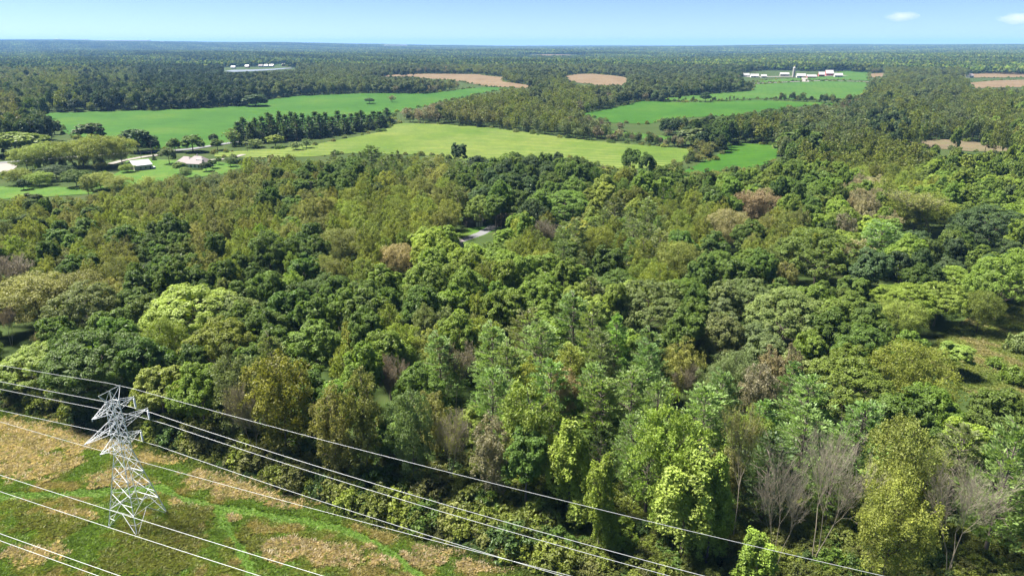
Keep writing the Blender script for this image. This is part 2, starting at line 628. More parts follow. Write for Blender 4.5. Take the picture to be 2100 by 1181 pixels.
def vine(seed, h=19., R=4.2, leaf=.19, n=330, k=44):
    """dead trunks smothered in hanging creeper: ragged heaps and curtains of leaves"""
    r = np.random.default_rng(seed)
    nb = 7
    zt = np.sort(r.uniform(.30, 1.0, nb)); zt[-1] = 1.0
    pa = r.uniform(0, 6.283, nb)
    pr = R * (1.0 - zt * .78) * r.uniform(.5, 1.1, nb)
    Cc, O = [], []
    per = n // nb
    for q in range(nb):
        c = np.array([math.cos(pa[q]) * pr[q], math.sin(pa[q]) * pr[q]])
        wq = R * r.uniform(.32, .55)
        t = r.uniform(0, 1, per) ** 1.2                    # 0 = crest of the heap, 1 = foot of the curtain
        a = r.uniform(0, 6.283, per)
        rad = wq * (.25 + .75 * np.sqrt(t)) * r.uniform(.75, 1.1, per)
        z = h * zt[q] * (1 - t * r.uniform(.35, .75)) 
        Cc.append(np.stack([c[0] + np.cos(a) * rad, c[1] + np.sin(a) * rad, z], 1))
        O.append(np.stack([np.cos(a), np.sin(a), .15 + .6 * (1 - t)], 1))
    Cc = np.concatenate(Cc); O = unit(np.concatenate(O))
    V, Fq = clump_leaves(Cc, O, r.uniform(.4, .9, len(Cc)), k, leaf, .6, r, 1.8, .8)
    var = np.clip(np.repeat(r.uniform(.15, .85, len(Cc)), k) + r.normal(size=len(Fq)) * .18, 0, 1)
    T = limbs_to([Cc[i] for i in np.argsort(-Cc[:, 2])[:8]], h * .4, h * .9, .2, r)
    return (V, Fq, var), T


def shrub(seed, h=4., R=2.6, leaf=.22, n=60, k=26):
    r = np.random.default_rng(seed)
    u = sph(n * 2, r); u = u[u[:, 2] > -.1][:n]
    Cc = u * np.array([R, R, h * .82]) * r.uniform(.55, .95, (len(u), 1)) + [0, 0, h * .1]
    V, Fq = clump_leaves(Cc, u, r.uniform(.4, .8, len(u)), k, leaf, .55, r, 1.1, .8)
    var = np.clip(np.repeat(r.uniform(.2, .8, len(u)), k) + r.normal(size=len(Fq)) * .16, 0, 1)
    T = limbs_to([c for c in Cc[::8]], .1, h * .5, .08, r, .1, 4)
    return (V, Fq, var), T


# ------------------------------------------------------------------ prototypes
PROTO = {}     # type -> list of dict(crown mesh, trunk mesh, joined mesh, h, R)


def add_proto(kind, name, crown, trunks, h, Rr, bark=M_BARK):
    if isinstance(trunks, tuple):
        trunks = [trunks]
    Vt = np.concatenate([t[0] for t in trunks])
    off = np.cumsum([0] + [len(t[0]) for t in trunks])
    Ft = np.concatenate([t[1] + o for t, o in zip(trunks, off)])
    src = crown[0] if crown is not None else Vt
    Rr = float(np.percentile(np.hypot(src[:, 0], src[:, 1]), 95))
    h = float(src[:, 2].max())
    d = dict(h=h, R=Rr)
    d['trunk'] = mesh_np(name + '_trunk', Vt, Ft, [bark], smooth=True)
    if crown is not None:
        V, Fq, var = crown
        d['crown'] = mesh_np(name + '_crown', V, Fq, [M_LEAF], var)
        d['all'] = mesh_np(name, np.concatenate([V, Vt]), np.concatenate([Fq, Ft + len(V)]), [M_LEAF, bark],
                           np.concatenate([var, np.full(len(Ft), .5)]), np.concatenate([np.zeros(len(Fq)), np.ones(len(Ft))]))
    else:
        d['crown'] = None
        d['all'] = d['trunk']
    if len(trunks) == 2 and crown is None:       # bare trees: stem and twigs are separate parts
        d['trunk'] = mesh_np(name + '_stem', trunks[0][0], trunks[0][1], [bark], smooth=True)
        d['twigs'] = mesh_np(name + '_twigs', trunks[1][0], trunks[1][1], [bark])
    PROTO.setdefault(kind, []).append(d)


for i, (h, Rr, nl) in enumerate([(19, 5.0, 13), (19, 5.6, 15), (20, 4.6, 12), (17, 5.0, 13), (20, 6.2, 17), (21, 9.0, 26), (22, 10.0, 30)]):
    add_proto('O', 'oak_%s' % 'abcdefg'[i], *oak(100 + i, h, Rr, nl=nl, cl=1 if i < 5 else .8), h, Rr)
for i, (h, Rr, sh, nn) in enumerate([(16, 3.9, 1.6, 150), (18, 3.6, 1.3, 150), (16, 4.8, 2.0, 180), (17, 4.4, 1.2, 170), (18, 5.2, 1.8, 210), (21, 7.2, 1.6, 340), (20, 8.2, 1.8, 380)]):
    add_proto('A', 'ash_%s' % 'abcdefg'[i], *airy(200 + i, h, Rr, shape=sh, n=nn), h, Rr)
for i, (h, Rr, cn) in enumerate([(22, 5.0, .62), (21, 4.6, .7), (23, 5.4, .55), (20, 5.0, .5)]):
    add_proto('P', 'pine_%s' % 'abcd'[i], *pine(300 + i, h, Rr, cone=cn), h, Rr)
for i, (h, Rr) in enumerate([(15, 3.0), (16, 2.7)]):
    add_proto('S', 'spruce_%s' % 'ab'[i], *pine(400 + i, h, Rr, leaf=.26, k=14, zlo=.06, whorl=.75, droop=.5, cone=.95, br=8, pads=3, flat=.35), h, Rr)
for i, (h, st, dep) in enumerate([(23, 1, 4), (21, 3, 4), (17, 2, 4)]):
    c, t1, t2 = bare(500 + i, h, .36, st, 0, dep, first=.5)
    add_proto('B', 'bare_%s' % 'abc'[i], None, [t1, t2], h, 5., M_PALE)
for i, (h, st) in enumerate([(19, 1), (17, 2)]):
    c, t1, t2 = bare(520 + i, h, .30, st, 2400, 4 + i % 2)
    add_proto('D', 'withered_%s' % 'ab'[i], c, [t1, t2], h, 4.4, M_PALE)
for i in range(3):
    add_proto('V', 'creeper_%s' % 'abc'[i], *vine(600 + i), 15., 3.0)
for i in range(4):
    add_proto('U', 'shrub_%s' % 'abcd'[i], *shrub(700 + i), 4., 2.6)
# lighter versions for trees more than about 450 m away
for i in range(4):
    add_proto('o', 'midoak_%s' % 'abcd'[i], *oak(130 + i, 18, 5.8, leaf=.60, k=12, cl=1.0, nl=14, rz=18 * .47), 18., 5.8)
for i in range(3):
    add_proto('a', 'midash_%s' % 'abc'[i], *airy(230 + i, 16, 4.6, leaf=.55, n=90, k=8), 16., 4.6)
add_proto('p', 'midpine_a', *pine(330, 19, 4.4, leaf=.7, k=5, whorl=1.6, br=5, pads=3), 19., 4.4)
add_proto('s', 'midspruce_a', *pine(430, 17, 3.3, leaf=.55, k=5, zlo=.05, whorl=1.1, droop=.5, cone=.95, br=7, pads=3, flat=.4), 17., 3.3)
add_proto('s', 'midspruce_b', *pine(431, 16, 3.1, leaf=.55, k=5, zlo=.05, whorl=1.1, droop=.5, cone=.9, br=7, pads=3, flat=.4), 16., 3.1)
MID = {'O': 'o', 'A': 'a', 'P': 'p', 'S': 's', 'B': 'B', 'D': 'a', 'V': 'a', 'U': 'U'}

PAL = {'DG': ((0.112, 0.173, 0.030), 'dark green'), 'MG': ((0.169, 0.243, 0.038), 'mid-green'), 'LG': ((0.228, 0.307, 0.049), 'light green'),
       'YG': ((0.235, 0.305, 0.060), 'yellow-green'), 'OL': ((0.212, 0.247, 0.042), 'olive'), 'OB': ((0.215, 0.225, 0.062), 'olive-brown'),
       'TN': ((0.290, 0.255, 0.150), 'tan'), 'BR': ((0.215, 0.175, 0.115), 'reddish-brown'), 'PG': ((0.199, 0.294, 0.090), 'blue-green'),
       'GG': ((0.175, 0.218, 0.076), 'grey-green'), 'BG': ((0.079, 0.125, 0.042), 'blackish green'), 'YL': ((0.245, 0.285, 0.062), 'yellow'),
       'GR': ((0.246, 0.233, 0.141), 'grey')}

# ------------------------------------------------------------------ layout of the ground (positions read off the photograph, then stood on the terrain)
# name, label-free ground sheets: (name, material, visible outline)
FIELDS = [
    ('green_field', M_GREEN, [(85, 233), (200, 229), (300, 227), (420, 222), (500, 217), (540, 207), (600, 198), (740, 192), (870, 193), (960, 182), (1000, 179), (1045, 181), (960, 198), (900, 212), (810, 232), (800, 258), (720, 268), (640, 276), (520, 290), (440, 300), (360, 305), (300, 304), (220, 297), (150, 283), (110, 255)]),
    ('hay_field', M_HAY, [(640, 298), (720, 283), (790, 269), (800, 253), (900, 255), (1000, 262), (1100, 275), (1200, 288), (1300, 297), (1425, 307), (1402, 330), (1380, 345), (1260, 348), (1170, 325), (1060, 322), (960, 330), (860, 318), (720, 315), (640, 322), (560, 324), (440, 322), (440, 314), (560, 306)]),
    ('green_field', M_GREEN, [(1482, 301), (1520, 295), (1597, 298), (1592, 325), (1575, 338), (1520, 348), (1470, 352), (1400, 368), (1398, 354), (1450, 328), (1488, 310)]),
    ('green_field', M_GREEN, [(1190, 234), (1265, 220), (1312, 208), (1400, 211), (1550, 206), (1650, 209), (1770, 214), (1650, 218), (1570, 228), (1500, 238), (1400, 242), (1330, 255), (1250, 252)]),
    ('green_field', M_GREEN2, [(1350, 203), (1430, 196), (1500, 190), (1540, 187), (1548, 174), (1690, 167), (1782, 170), (1776, 190), (1745, 205), (1650, 206), (1550, 203), (1470, 208), (1380, 208)]),
    ('pasture', M_GREEN2, [(1600, 163), (1660, 160), (1740, 145), (1782, 147), (1782, 166), (1690, 164), (1560, 171), (1545, 168)]),
    ('ploughed_field', M_SOIL, [(750, 158), (800, 154), (880, 152), (980, 153), (1035, 159), (1030, 168), (1100, 177), (1080, 182), (1000, 178), (930, 166), (840, 158)]),
    ('ploughed_field', M_SOIL, [(1156, 157), (1180, 153), (1215, 152), (1250, 155), (1287, 160), (1282, 176), (1230, 176), (1170, 168)]),
    ('green_strip', M_GREEN2, [(1215, 272), (1290, 281), (1395, 294), (1412, 285), (1330, 276), (1250, 268)]),
    ('fallow_field', M_SOIL2, [(1860, 290), (1930, 286), (2000, 292), (2068, 303), (2066, 312), (1990, 311), (1900, 304)]),
    ('ploughed_field', M_SOIL, [(1985, 171), (2040, 166), (2140, 164), (2140, 180), (2060, 180), (2000, 182)]),
    ('ploughed_field', M_SOIL, [(1782, 152), (1812, 150), (1818, 158), (1785, 160)]),
    ('ploughed_field', M_SOIL, [(1965, 154), (2030, 150), (2140, 148), (2140, 158), (2050, 160), (1990, 160)]),
    ('lawn', M_LAWN, [(185, 384), (250, 350), (262, 322), (330, 328), (450, 333), (505, 342), (470, 356), (420, 362), (330, 372), (262, 384), (215, 392)]),
    ('lawn', M_LAWN, [(-40, 384), (80, 382), (190, 388), (190, 398), (100, 404), (-40, 412)]),
    ('bare_patch', M_GRAVEL, [(-40, 336), (10, 334), (36, 341), (22, 353), (-40, 356)]),
    ('lawn', M_LAWN, [(905, 503), (935, 480), (975, 462), (1015, 448), (1055, 452), (1040, 464), (1000, 480), (970, 492), (935, 504)]),
    ('meadow', M_MEADOW, [(2180, 600), (2010, 640), (1930, 690), (1900, 740), (1975, 800), (2030, 830), (2180, 830)]),
    ('power_line_clearing', M_MEADOW, [(-260, 780), (0, 828), (200, 868), (480, 958), (700, 1035), (880, 1098), (1100, 1165), (1400, 1260), (600, 1420), (-260, 1420)]),
]
LAKE = [(460, 147), (475, 144.5), (520, 143.5), (560, 142), (596, 139.5), (600, 141), (560, 144.5), (520, 147), (480, 148.5)]
VIS = [f[2] for f in FIELDS[:-1]] + [LAKE]
CLEARING = FIELDS[-1][2]
# extra outlines that must stay visible (house, barn, hidden yard) or hold no scattered trees
KEEP = [[(345, 345), (350, 312), (440, 310), (455, 345), (430, 352)], [(238, 360), (240, 325), (320, 322), (325, 352)],
        [(940, 492), (960, 450), (1000, 450), (1040, 452), (1000, 490)],
        [(1525, 165), (1525, 146), (1610, 138), (1730, 140), (1740, 162)],
        [(456, 147.5), (462, 136.5), (600, 132.5), (607, 142)]]
SHORE = [(345, 147), (470, 143.6), (606, 139.4), (608, 133), (470, 136), (345, 139)]
NOSCATTER = [SHORE, [(-60, 395), (-60, 310), (0, 300), (100, 290), (200, 300), (440, 300), (480, 300), (640, 270), (800, 250), (800, 265), (640, 305), (520, 330), (440, 345), (300, 385), (200, 400)],
             [(455, 312), (470, 285), (640, 262), (800, 245), (805, 268), (640, 300), (520, 312)]]


def sheet(name, poly, m, lift, maxlen=12.0):
    """ground sheet over the terrain inside an outline"""
    import bmesh
    bm = bmesh.new()
    vs = []
    for x, y in poly:
        p = at(x, y)
        vs.append(bm.verts.new((p[0], p[1], 0)))
    bm.faces.new(vs)
    bmesh.ops.triangulate(bm, faces=bm.faces[:])
    dist = np.hypot(*np.mean([v.co[:2] for v in bm.verts], axis=0))
    ml = maxlen * max(1, dist / 500)
    for _ in range(9):
        ed = [e for e in bm.edges if e.calc_length() > ml]
        if not ed:
            break
        bmesh.ops.subdivide_edges(bm, edges=ed, cuts=1)
        bmesh.ops.triangulate(bm, faces=[f for f in bm.faces if len(f.verts) > 3])
    for v in bm.verts:
        v.co.z = float(height(v.co.x, v.co.y)) + lift
    bm.normal_update()
    for f in bm.faces:
        if f.normal.z < 0:
            f.normal_flip()
    me = bpy.data.meshes.new(name)
    bm.to_mesh(me); bm.free()
    me.materials.append(m)
    o = obj(name, me)
    tag(o, kind='structure')
    return o


# the ground: one sheet to the horizon, finer in front of the camera
rr = np.concatenate([[0], np.geomspace(40, 300, 14), np.arange(315, 1500, 15), np.geomspace(1520, 26000, 130)])
aa = np.concatenate([np.radians(np.arange(-60, 60, .8)), np.radians(np.arange(60, 300, 4))])
na = len(aa)
X = rr[1:, None] * np.sin(aa); Y = rr[1:, None] * np.cos(aa)
Z = height(X, Y)
V = np.concatenate([[[0, 0, 0]], np.stack([X, Y, Z], -1).reshape(-1, 3)])
ii = np.arange(na); jj = (ii + 1) % na
quads = []
for k in range(len(rr) - 2):
    b0 = 1 + k * na; b1 = b0 + na
    quads.append(np.stack([b0 + ii, b1 + ii, b1 + jj, b0 + jj], 1)[:, ::-1])
tri = np.stack([np.zeros(na, int), 1 + ii, 1 + jj], 1)[:, ::-1]
gmesh = mesh_np('ground', V, [np.concatenate(quads), tri], [M_GROUND], smooth=True)
tag(obj('ground', gmesh), kind='structure')
for nm, m, poly in FIELDS:
    dd = np.hypot(*at(*np.mean(poly, axis=0))[:2])
    sheet(nm, poly, m, .04 if dd < 330 else (.25 if dd < 1200 else .6), 8 if dd < 330 else 12)
sheet('lake', LAKE, M_WATER, .9, 40)


def ribbon(name, pts, width, m, lift):
    P = [at(x, y) for x, y in pts]
    Q = []
    for a, b in zip(P[:-1], P[1:]):
        n = max(2, int(np.linalg.norm(b - a) / 8))
        Q += [a + (b - a) * k / n for k in range(n)]
    Q.append(P[-1])
    Q = np.array(Q)
    d = unit(np.gradient(Q[:, :2], axis=0))
    s = np.stack([-d[:, 1], d[:, 0]], 1) * width / 2
    L = Q[:, :2] + s; Rr = Q[:, :2] - s
    V = []
    for q in (L, Rr):
        V.append(np.column_stack([q, height(q[:, 0], q[:, 1]) + lift]))
    V = np.concatenate(V); n = len(Q)
    i = np.arange(n - 1)
    o = obj(name, mesh_np(name, V, np.stack([i, i + n, i + n + 1, i + 1], 1)[:, ::-1].copy(), [m]))
    return tag(o, kind='structure')


ribbon('country_road', [(-60, 340), (60, 330), (150, 323), (250, 316), (330, 312), (390, 307), (440, 299), (540, 284), (660, 268), (810, 247)], 7, M_ROAD, .45)
ribbon('driveway', [(225, 338), (250, 331), (300, 322), (335, 318), (352, 314)], 6, M_GRAVEL, .5)
ribbon('driveway', [(425, 330), (450, 328), (468, 327), (500, 318)], 5, M_GRAVEL, .5)
ribbon('driveway', [(905, 506), (945, 494), (985, 480), (1012, 465), (1040, 455)], 5, M_ROAD, .12)
ribbon('farm_lane', [(1535, 173), (1600, 170), (1690, 166.5), (1790, 169)], 9, M_GRAVEL, .9)
ribbon('farm_lane', [(1652, 169), (1650, 163), (1650, 158)], 14, M_GRAVEL, .95)
ribbon('farm_yard', [(1530, 158.5), (1600, 158), (1680, 157), (1735, 156)], 26, M_GRAVEL, .8)

# ------------------------------------------------------------------ trees: hand-placed ones first
TREES = []      # dict(kind, col, x, y, z, h, R, label, hero, proto)


def add_tree(kind, col, base, h, R, label=None, hero=False):
    TREES.append(dict(kind=kind, col=col, p=np.array(base, float), h=float(h), R=float(R), label=label, hero=hero))


def hero(x, yt, yb, kind, col, wpx, label):
    """crown top seen at (x, yt); yb > 200: foot seen at that height, else yb is the tree's height in metres"""
    d = FW * F_PX + RT * (x - 1050) - UP * (yt - 590.5)
    if yb > 200:
        Yd = at(x, yb)[1]
    else:
        q = at(x, yt, up=float(yb))
        Yd = q[1]
    t = Yd / d[1]
    P = np.array([0, 0, CAM_H]) + d * t
    z = float(height(P[0], P[1]))
    dist = np.linalg.norm(P - [0, 0, CAM_H])
    add_tree(kind, col, (P[0], P[1], z), P[2] - z, wpx / 2 * dist / F_PX, label, True)


H = hero
# along the edge of the power-line clearing, left to right
H(62, 708, 806, 'O', 'YG', 125, 'bright yellow-green tree at the far left above the wires')
H(185, 676, 838, 'O', 'DG', 190, 'broad dark green tree behind the lattice tower at far left')
H(190, 758, 848, 'O', 'BG', 110, 'low blackish green tree just left of the lattice tower top')
H(160, 578, 20, 'O', 'GG', 120, 'grey-green domed tree above the broad dark green tree, left side')
H(385, 585, 21, 'O', 'YG', 190, 'largest pale yellow-green crown in the left part of the wood')
H(322, 650, 20, 'A', 'OL', 95, 'tall olive tree in front of the pale yellow-green crown')
H(440, 652, 20, 'O', 'OL', 140, 'round dark olive tree right below the pale yellow-green crown')
H(318, 752, 880, 'O', 'YL', 100, 'yellow tree directly right of the lattice tower top')
H(400, 745, 905, 'O', 'MG', 110, 'mid-green tree at the clearing edge right of the yellow tree')
H(505, 772, 955, 'D', 'GR', 95, 'pale grey half-bare tree leaning at the clearing edge')
H(470, 705, 915, 'A', 'GG', 100, 'grey-green tree behind the pale grey half-bare tree')
H(562, 722, 955, 'A', 'OL', 130, 'large olive tree at the clearing edge right of the grey half-bare tree')
H(672, 785, 1000, 'A', 'OB', 85, 'rusty olive-brown tree with bare lower stems at the clearing edge')
H(735, 745, 1000, 'A', 'OB', 85, 'olive-brown tree just right of the rusty tree with bare stems')
H(640, 660, 20, 'O', 'MG', 120, 'mid-green lobed tree behind the large olive tree')
H(838, 795, 1010, 'A', 'GG', 90, 'tall grey-green column of a tree in the middle of the clearing edge')
H(800, 725, 19, 'D', 'BR', 70, 'thin reddish-brown tree left of the dark brown withered tree')
H(930, 712, 20, 'D', 'BR', 110, 'dark brown withered tree in the lower middle of the wood')
H(915, 832, 1010, 'D', 'OB', 95, 'brown sparse tree with pale twin trunks at the clearing edge')
H(966, 833, 12, 'O', 'YG', 72, 'small bright green crown right of the brown sparse tree')
H(1085, 775, 1020, 'A', 'OL', 130, 'tall olive-green tree in the middle front of the wood')
H(1010, 850, 1040, 'A', 'GR', 90, 'silvery grey tree low at the middle of the clearing edge')
H(1160, 752, 19, 'A', 'TN', 75, 'tan topped tree above the yellow-green creeper tree')
H(1172, 848, 1080, 'V', 'YG', 95, 'yellow-green creeper-covered tree in the middle front')
H(1080, 880, 1060, 'O', 'DG', 100, 'dark green tree low between the olive tree and the creeper')
H(1238, 912, 1135, 'V', 'LG', 70, 'narrow light green creeper column at the clearing edge')
H(1300, 750, 20, 'P', 'PG', 110, 'blue-green pine behind the narrow creeper column')
H(1235, 770, 20, 'P', 'PG', 110, 'blue-green pine above the yellow-green creeper tree')
H(1340, 840, 1060, 'P', 'PG', 110, 'dark-footed blue-green pine in front, left of the light green maple-like tree')
H(1385, 805, 1100, 'A', 'LG', 150, 'large light green tree in the front right of the middle')
H(1420, 905, 1150, 'V', 'YG', 130, 'brightest yellow-green creeper mass in the front right')
H(1475, 930, 1160, 'V', 'LG', 90, 'light green creeper column left of the bare multi-stemmed tree')
H(1540, 838, 1120, 'D', 'OB', 105, 'brown thinly leaved tree behind the bare multi-stemmed tree')
H(1628, 912, 1178, 'B', 'GR', 105, 'bare multi-stemmed tree in the front right')
H(1722, 865, 1163, 'B', 'GR', 130, 'tallest bare tree with a thick pale trunk, front right')
H(1872, 852, 1120, 'A', 'YL', 140, 'large yellow-leaved tree in the right front')
H(1858, 972, 1215, 'A', 'YL', 135, 'yellowing tree nearest the camera at the bottom right')
H(2010, 935, 1190, 'B', 'GR', 130, 'grey bare round-headed tree near the right bottom corner')
H(2098, 860, 1150, 'P', 'PG', 120, 'tall blue-green pine at the right edge of the picture')
H(1562, 1085, 1215, 'V', 'LG', 75, 'small green creeper column at the bottom, left of the bare trees')
H(1985, 870, 20, 'P', 'GG', 100, 'grey-green pine behind the grey bare round-headed tree')
H(1660, 830, 21, 'P', 'PG', 110, 'blue-green pine behind the two bare trees')
H(1780, 815, 20, 'P', 'PG', 105, 'blue-green pine left above the large yellow-leaved tree')
H(1450, 790, 21, 'P', 'PG', 120, 'blue-green pine behind the large light green tree')
# round the right-hand meadow
H(1890, 698, 868, 'A', 'OL', 140, 'feathery olive tree at the left edge of the right-hand meadow')
H(1965, 702, 10, 'O', 'YG', 62, 'small vivid yellow-green crown beside the feathery olive tree')
H(1870, 582, 14, 'O', 'LG', 120, 'light green low tree left of the right-hand meadow, hindmost of three')
H(1852, 615, 700, 'A', 'YG', 90, 'yellow-green tree left of the right-hand meadow, nearest of three')
H(1935, 578, 668, 'O', 'LG', 92, 'light green broad tree at the far edge of the right-hand meadow')
H(2024, 592, 684, 'A', 'OL', 60, 'small lone olive tree with a visible trunk standing in the meadow')
H(2075, 520, 660, 'O', 'LG', 115, 'rounded fresh green tree at the right edge beyond the meadow')
H(1960, 545, 14, 'O', 'LG', 80, 'small fresh green tree behind the meadow')
# the wood on the right
H(1688, 468, 24, 'O', 'DG', 170, 'biggest dark green domed tree right of the middle')
H(1792, 510, 20, 'O', 'BG', 85, 'tree with shade in its blackish blue-green tint, against the biggest domed tree')  # tint darkened for the shade of the domed tree beside it
H(1815, 452, 22, 'P', 'PG', 100, 'pale blue-green pine behind the biggest domed tree')
H(1925, 388, 22, 'D', 'OB', 150, 'huge brownish tree with bare branches at upper right')
H(1890, 392, 20, 'A', 'OL', 120, 'olive tree left against the huge brownish tree')
H(2035, 420, 21, 'O', 'BG', 120, 'tree with shade in its dark blue-green tint, right of the huge brownish tree')  # shade from the brownish tree is put into this dark tint
H(1335, 572, 21, 'O', 'GG', 165, 'grey-green great domed tree right of the pine group')
H(1482, 645, 20, 'O', 'GG', 110, 'grey-green tree between two great domed trees')
H(1622, 592, 21, 'O', 'GG', 165, 'second great domed grey-green tree, left of the yellow-green meadow trees')
H(1545, 568, 19, 'O', 'GG', 115, 'grey-green round tree above the second great domed tree')
H(1555, 385, 20, 'A', 'TN', 95, 'pale tan tree in the upper right of the wood')
H(1500, 425, 20, 'A', 'TN', 85, 'tan tree left below the pale tan tree')
H(1230, 460, 18, 'A', 'OL', 75, 'olive tree right of the brown tree by the hidden drive')
H(1125, 447, 17, 'D', 'BR', 60, 'reddish-brown tree right of the hidden drive')
H(1395, 490, 20, 'A', 'YL', 100, 'yellow-olive tree in the upper middle right')
H(1405, 690, 19, 'A', 'OB', 85, 'olive-brown tree in front of the great domed tree')
H(1415, 735, 15, 'D', 'BR', 60, 'small brown withered tree in front right of the pines')
H(1560, 745, 19, 'A', 'TN', 75, 'tan tree below the second great domed tree')
H(1750, 730, 19, 'O', 'MG', 160, 'wide mid-green tree left of the feathery olive tree')
H(1860, 800, 19, 'O', 'DG', 110, 'dark green tree below the feathery olive tree')
H(2060, 800, 16, 'O', 'DG', 100, 'dark green tree at the near edge of the right-hand meadow')
# the pines in the middle
for x, y, wd, c, nm in [(1080, 630, 100, 'GG', 'grey-green pine, upper left of the middle pine group'), (1178, 600, 105, 'PG', 'tallest pine of the middle group'),
                        (1110, 655, 105, 'PG', 'blue-green pine at the heart of the middle pine group'), (1010, 660, 95, 'PG', 'blue-green pine at the left of the middle pine group'),
                        (1235, 672, 80, 'BL', 'pale bluish pine at the right of the middle pine group'), (1040, 700, 100, 'PG', 'bushy pine in front of the middle pine group'),
                        (900, 680, 95, 'PG', 'pine standing left of the middle pine group'), (1130, 735, 110, 'PG', 'wide green pine below the tallest middle pine'),
                        (1010, 745, 105, 'PG', 'green pine right of the dark brown withered tree'), (1215, 735, 90, 'PG', 'green pine below the pale bluish pine'),
                        (550, 680, 80, 'GG', 'grey-green pine in the lower left of the wood')]:
    H(x, y, 22, 'P', c if c != 'BL' else 'GG', wd, nm)
# left part of the wood
H(60, 560, 18, 'A', 'OB', 150, 'large olive-brown tree at the left edge of the wood')
H(145, 555, 18, 'A', 'OB', 110, 'olive-brown tree right of the large one at the left edge')
H(25, 520, 15, 'D', 'BR', 80, 'greyish brown thin tree at the left edge of the wood')
H(695, 465, 17, 'A', 'OB', 90, 'brownish tall tree left of the tan crown by the hidden drive')
H(812, 497, 15, 'A', 'TN', 80, 'tan crown left below the hidden drive')
H(984, 400, 464, 'O', 'MG', 68, 'rounded green tree leaning over the shed by the hidden drive')
H(1160, 390, 18, 'O', 'MG', 110, 'rounded bright-edged green tree right of the grey spruces')
# grey spruces by the hidden drive
for x, y, c, nm in [(1042, 395, 'GG', 'grey spruce left of the spruce cluster by the hidden drive'), (1058, 388, 'GG', 'tallest grey spruce by the hidden drive'),
                    (1073, 393, 'BR', 'brownish spruce in the middle of the spruce cluster'), (1083, 388, 'GR', 'grey-brown spruce at the right of the spruce cluster'),
                    (1052, 412, 'GG', 'small green-tipped spruce at the front of the spruce cluster'), (1028, 408, 'BR', 'small brownish spruce at the left of the spruce cluster')]:
    H(x, y, 452 if y < 400 else 462, 'S', c, 30, nm)
# dark crowns against the hay field
H(940, 292, 20, 'O', 'BG', 36, 'dark lone crown rising above the pines in front of the hay field')
H(760, 296, 19, 'P', 'DG', 50, 'dark pine rising at the left below the hay field')
H(1295, 303, 20, 'O', 'DG', 40, 'dark pointed crown at the right below the hay field')
H(1328, 312, 20, 'O', 'DG', 36, 'dark narrow crown right of the pointed one below the hay field')
H(1650, 268, 20, 'O', 'DG', 110, 'huge dark green tree beside the right green field')
